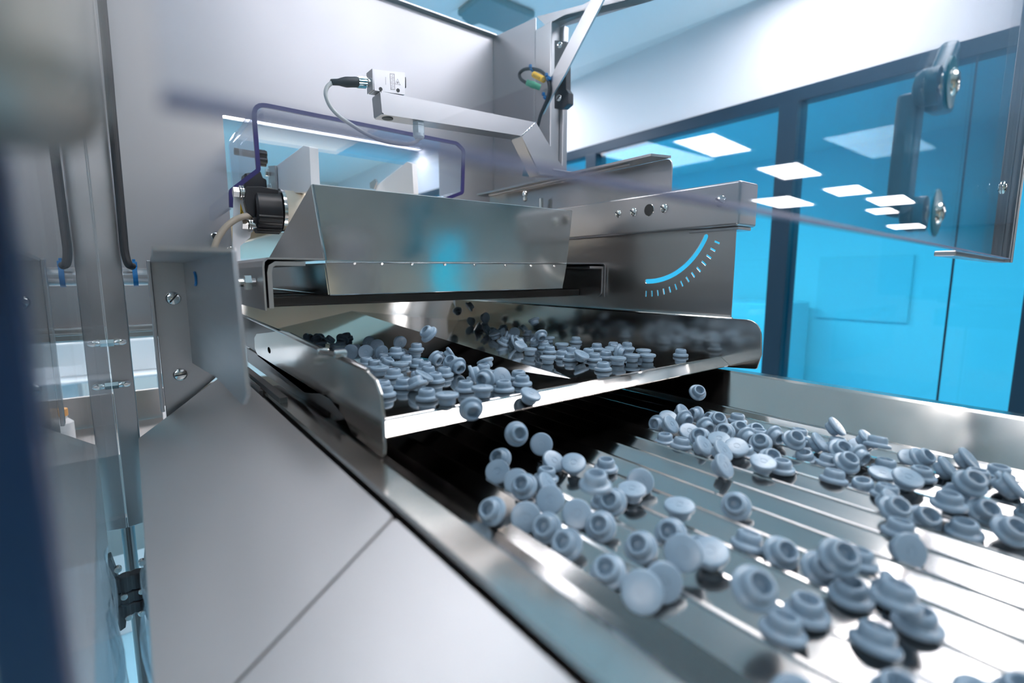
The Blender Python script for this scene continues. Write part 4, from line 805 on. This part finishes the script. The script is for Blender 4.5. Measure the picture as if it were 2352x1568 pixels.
 ('LR',0.496,0.1621,-0.152,0.858,-0.026,0.044,-0.512), ('LR',0.4032,0.2072,-0.148,0.065,-0.892,-0.363,-0.261), ('LR',0.3837,0.1751,-0.1475,0.116,-0.978,0.149,-0.093), ('LR',0.4496,0.1707,-0.1567,0.778,0.069,-0.103,-0.616),
 ('LR',0.4488,0.1796,-0.1423,0.341,-0.09,-0.343,0.871), ('LR',0.4666,0.1492,-0.147,0.763,0.341,-0.035,-0.548), ('LR',0.5097,0.1485,-0.1533,0.144,0.478,0.861,0.102), ('LR',0.4814,0.1548,-0.1511,0.569,0.002,-0.411,0.713),
 ('LR',0.4482,0.1517,-0.154,0.98,0.024,0.061,0.185), ('LR',0.4007,0.168,-0.1522,0.989,0.003,-0.019,-0.145), ('LR',0.4608,0.1351,-0.1467,0.501,0.439,-0.649,0.367), ('LR',0.5011,0.1416,-0.1435,0.23,-0.514,-0.781,-0.27),
 ('LR',0.4403,0.136,-0.1473,0.731,0.1,-0.283,0.612), ('LR',0.4113,0.1348,-0.1524,0.842,0.042,0.066,0.534), ('LR',0.4675,0.1181,-0.152,0.991,-0.005,0.04,-0.131), ('LR',0.4194,0.1181,-0.1563,0.988,-0.04,-0.08,0.124),
 ('LR',0.4486,0.1146,-0.1534,0.051,-0.988,-0.12,-0.083), ('LR',0.4637,0.2171,-0.1519,0.329,-0.01,0.003,-0.944), ('LR',0.4946,0.1013,-0.1463,0.465,0.278,0.288,-0.79), ('LR',0.5058,0.1109,-0.1532,0.186,0.127,0.96,0.165),
 ('LR',0.4881,0.0849,-0.1483,0.413,-0.885,-0.213,-0.03), ('LR',0.52,0.079,-0.1466,0.414,-0.901,0.106,0.073), ('LR',0.4681,0.0954,-0.1519,0.681,-0.001,-0.001,0.732), ('LR',0.4775,0.1276,-0.1378,0.23,0.129,0.051,0.963),
 ('LR',0.4358,0.0966,-0.1472,0.176,-0.249,0.946,0.113), ('LR',0.4297,0.0673,-0.1488,0.002,0.688,0.643,0.337), ('LR',0.4094,0.1011,-0.152,0.928,0.02,0.05,0.368), ('LR',0.3758,0.087,-0.1481,0.091,0.222,0.228,-0.944),
 ('LR',0.3911,0.0941,-0.1515,0.404,-0.846,-0.316,-0.142), ('LR',0.4252,0.053,-0.1511,0.91,0.211,-0.297,0.2), ('LR',0.3894,0.0748,-0.1538,0.944,0.244,-0.219,0.026), ('LR',0.3557,0.0795,-0.1524,0.323,-0.046,0.016,-0.945),
 ('LR',0.4308,0.0619,-0.1358,0.647,0.322,0.026,-0.691), ('LR',0.4568,0.0456,-0.1406,0.397,-0.91,0.059,0.104), ('LR',0.4861,0.0517,-0.1489,0.369,-0.872,-0.315,-0.055), ('LR',0.4975,0.0311,-0.1468,0.453,-0.831,0.119,-0.302),
 ('LR',0.4016,0.0377,-0.1497,0.497,0.308,0.098,-0.805), ('LR',0.3931,0.0569,-0.155,0.454,0.055,-0.027,-0.889), ('LR',0.4535,0.0338,-0.1541,0.831,0.031,-0.041,-0.554), ('LR',0.4692,0.0711,-0.1525,0.905,0.043,0.094,0.413),
 ('LR',0.4974,0.0684,-0.152,0.297,0.022,0.007,0.955), ('LR',0.4012,0.0668,-0.143,0.991,-0.004,-0.017,0.132), ('LR',0.5201,0.06,-0.152,0.979,0.003,-0.015,-0.205), ('LR',0.5135,0.0288,-0.155,0.623,0.135,-0.11,-0.763),
 ('LR',0.4614,0.0165,-0.1518,0.086,0.018,0.016,-0.996), ('FA',0.1978,0.3079,-0.1015,0.632,0.756,-0.131,-0.11), ('FA',0.2298,0.2925,-0.1227,0.806,0.577,-0.079,-0.11), ('FA',0.2662,0.3057,-0.1427,0.179,0.267,0.787,0.527),
 ('FA',0.5005,0.3056,-0.1315,0.86,0.419,-0.127,-0.262),
]
# ================================================================== VIAL STOPPERS
def stopper_mesh():
    bm = bmesh.new()
    prof = [(-.0033, 0), (-.0033, .0021), (-.00305, .0022), (-.00305, .00255), (-.0033, .00265), (-.0033, .0086), (-.0031, .0092), (-.0026, .0096), (-.0012, .0097), (-.0003, .0094), (.0001, .0088), (.0003, .0078), (.0008, .0071), (.0034, .0070), (.0046, .0069), (.0060, .0060), (.0063, .0055), (.0062, .0047), (.0055, .0043), (.0010, .0040), (.0002, .0034), (.0000, 0)]
    lathe(bm, prof, (0, 0, 0), (0, 0, 1), 40)
    for k in range(5):
        a = k * math.tau / 5; o = bmesh.new(); box(o, (.0042, -.00016, -.00338), (.0070, .00016, -.0032))
        for v in o.verts: v.co = Matrix.Rotation(a, 3, 'Z') @ v.co
        join(bm, o)
    bmesh.ops.recalc_face_normals(bm, faces=bm.faces)
    me = bpy.data.meshes.new('vial_stopper'); bm.to_mesh(me); bm.free(); me.materials.append(M['stopper']); me.shade_smooth(); me.set_sharp_from_angle(angle=R(50)); return me
smesh = stopper_mesh()
WHERE = {'UL': ('on the upper tray lane beside the near wall', 'near lane of the upper tray'), 'UR': ('on the upper tray lane beside the guard plate', 'far lane of the upper tray'),
         'LL': ('in the grooves nearer the cover panels', 'near grooves of the grooved tray'), 'LR': ('in the grooves nearer the cyan glazing', 'far grooves of the grooved tray')}
FALLS = ['tumbling off the bright tray lip, nearest the rounded corner', 'falling below the tray lip with its hollow plug towards the camera', 'falling below the tray lip with its flat disc towards the camera', 'falling alone below the far end of the tray lip']
fk = 0
for (lane, x, y, z, qw, qx, qy, qz) in STOP:
    o = bpy.data.objects.new('vial_stopper', smesh); C.objects.link(o)
    o.location = (x, y, z + H); o.rotation_mode = 'QUATERNION'; o.rotation_quaternion = (qw, qx, qy, qz)
    az = 1 - 2 * (qx * qx + qy * qy)
    if lane == 'FA':
        setp(o, 'blue-grey rubber stopper ' + FALLS[fk], 'stopper'); fk += 1
    else:
        st = 'plug up' if az > .75 else ('disc up' if az < -.55 else 'tipped')
        ad = {'plug up': 'standing plug up', 'disc up': 'lying disc up', 'tipped': 'tipped over'}[st]
        setp(o, 'blue-grey stopper ' + ad + ' ' + WHERE[lane][0], 'stopper', st + ' stoppers in the ' + WHERE[lane][1])
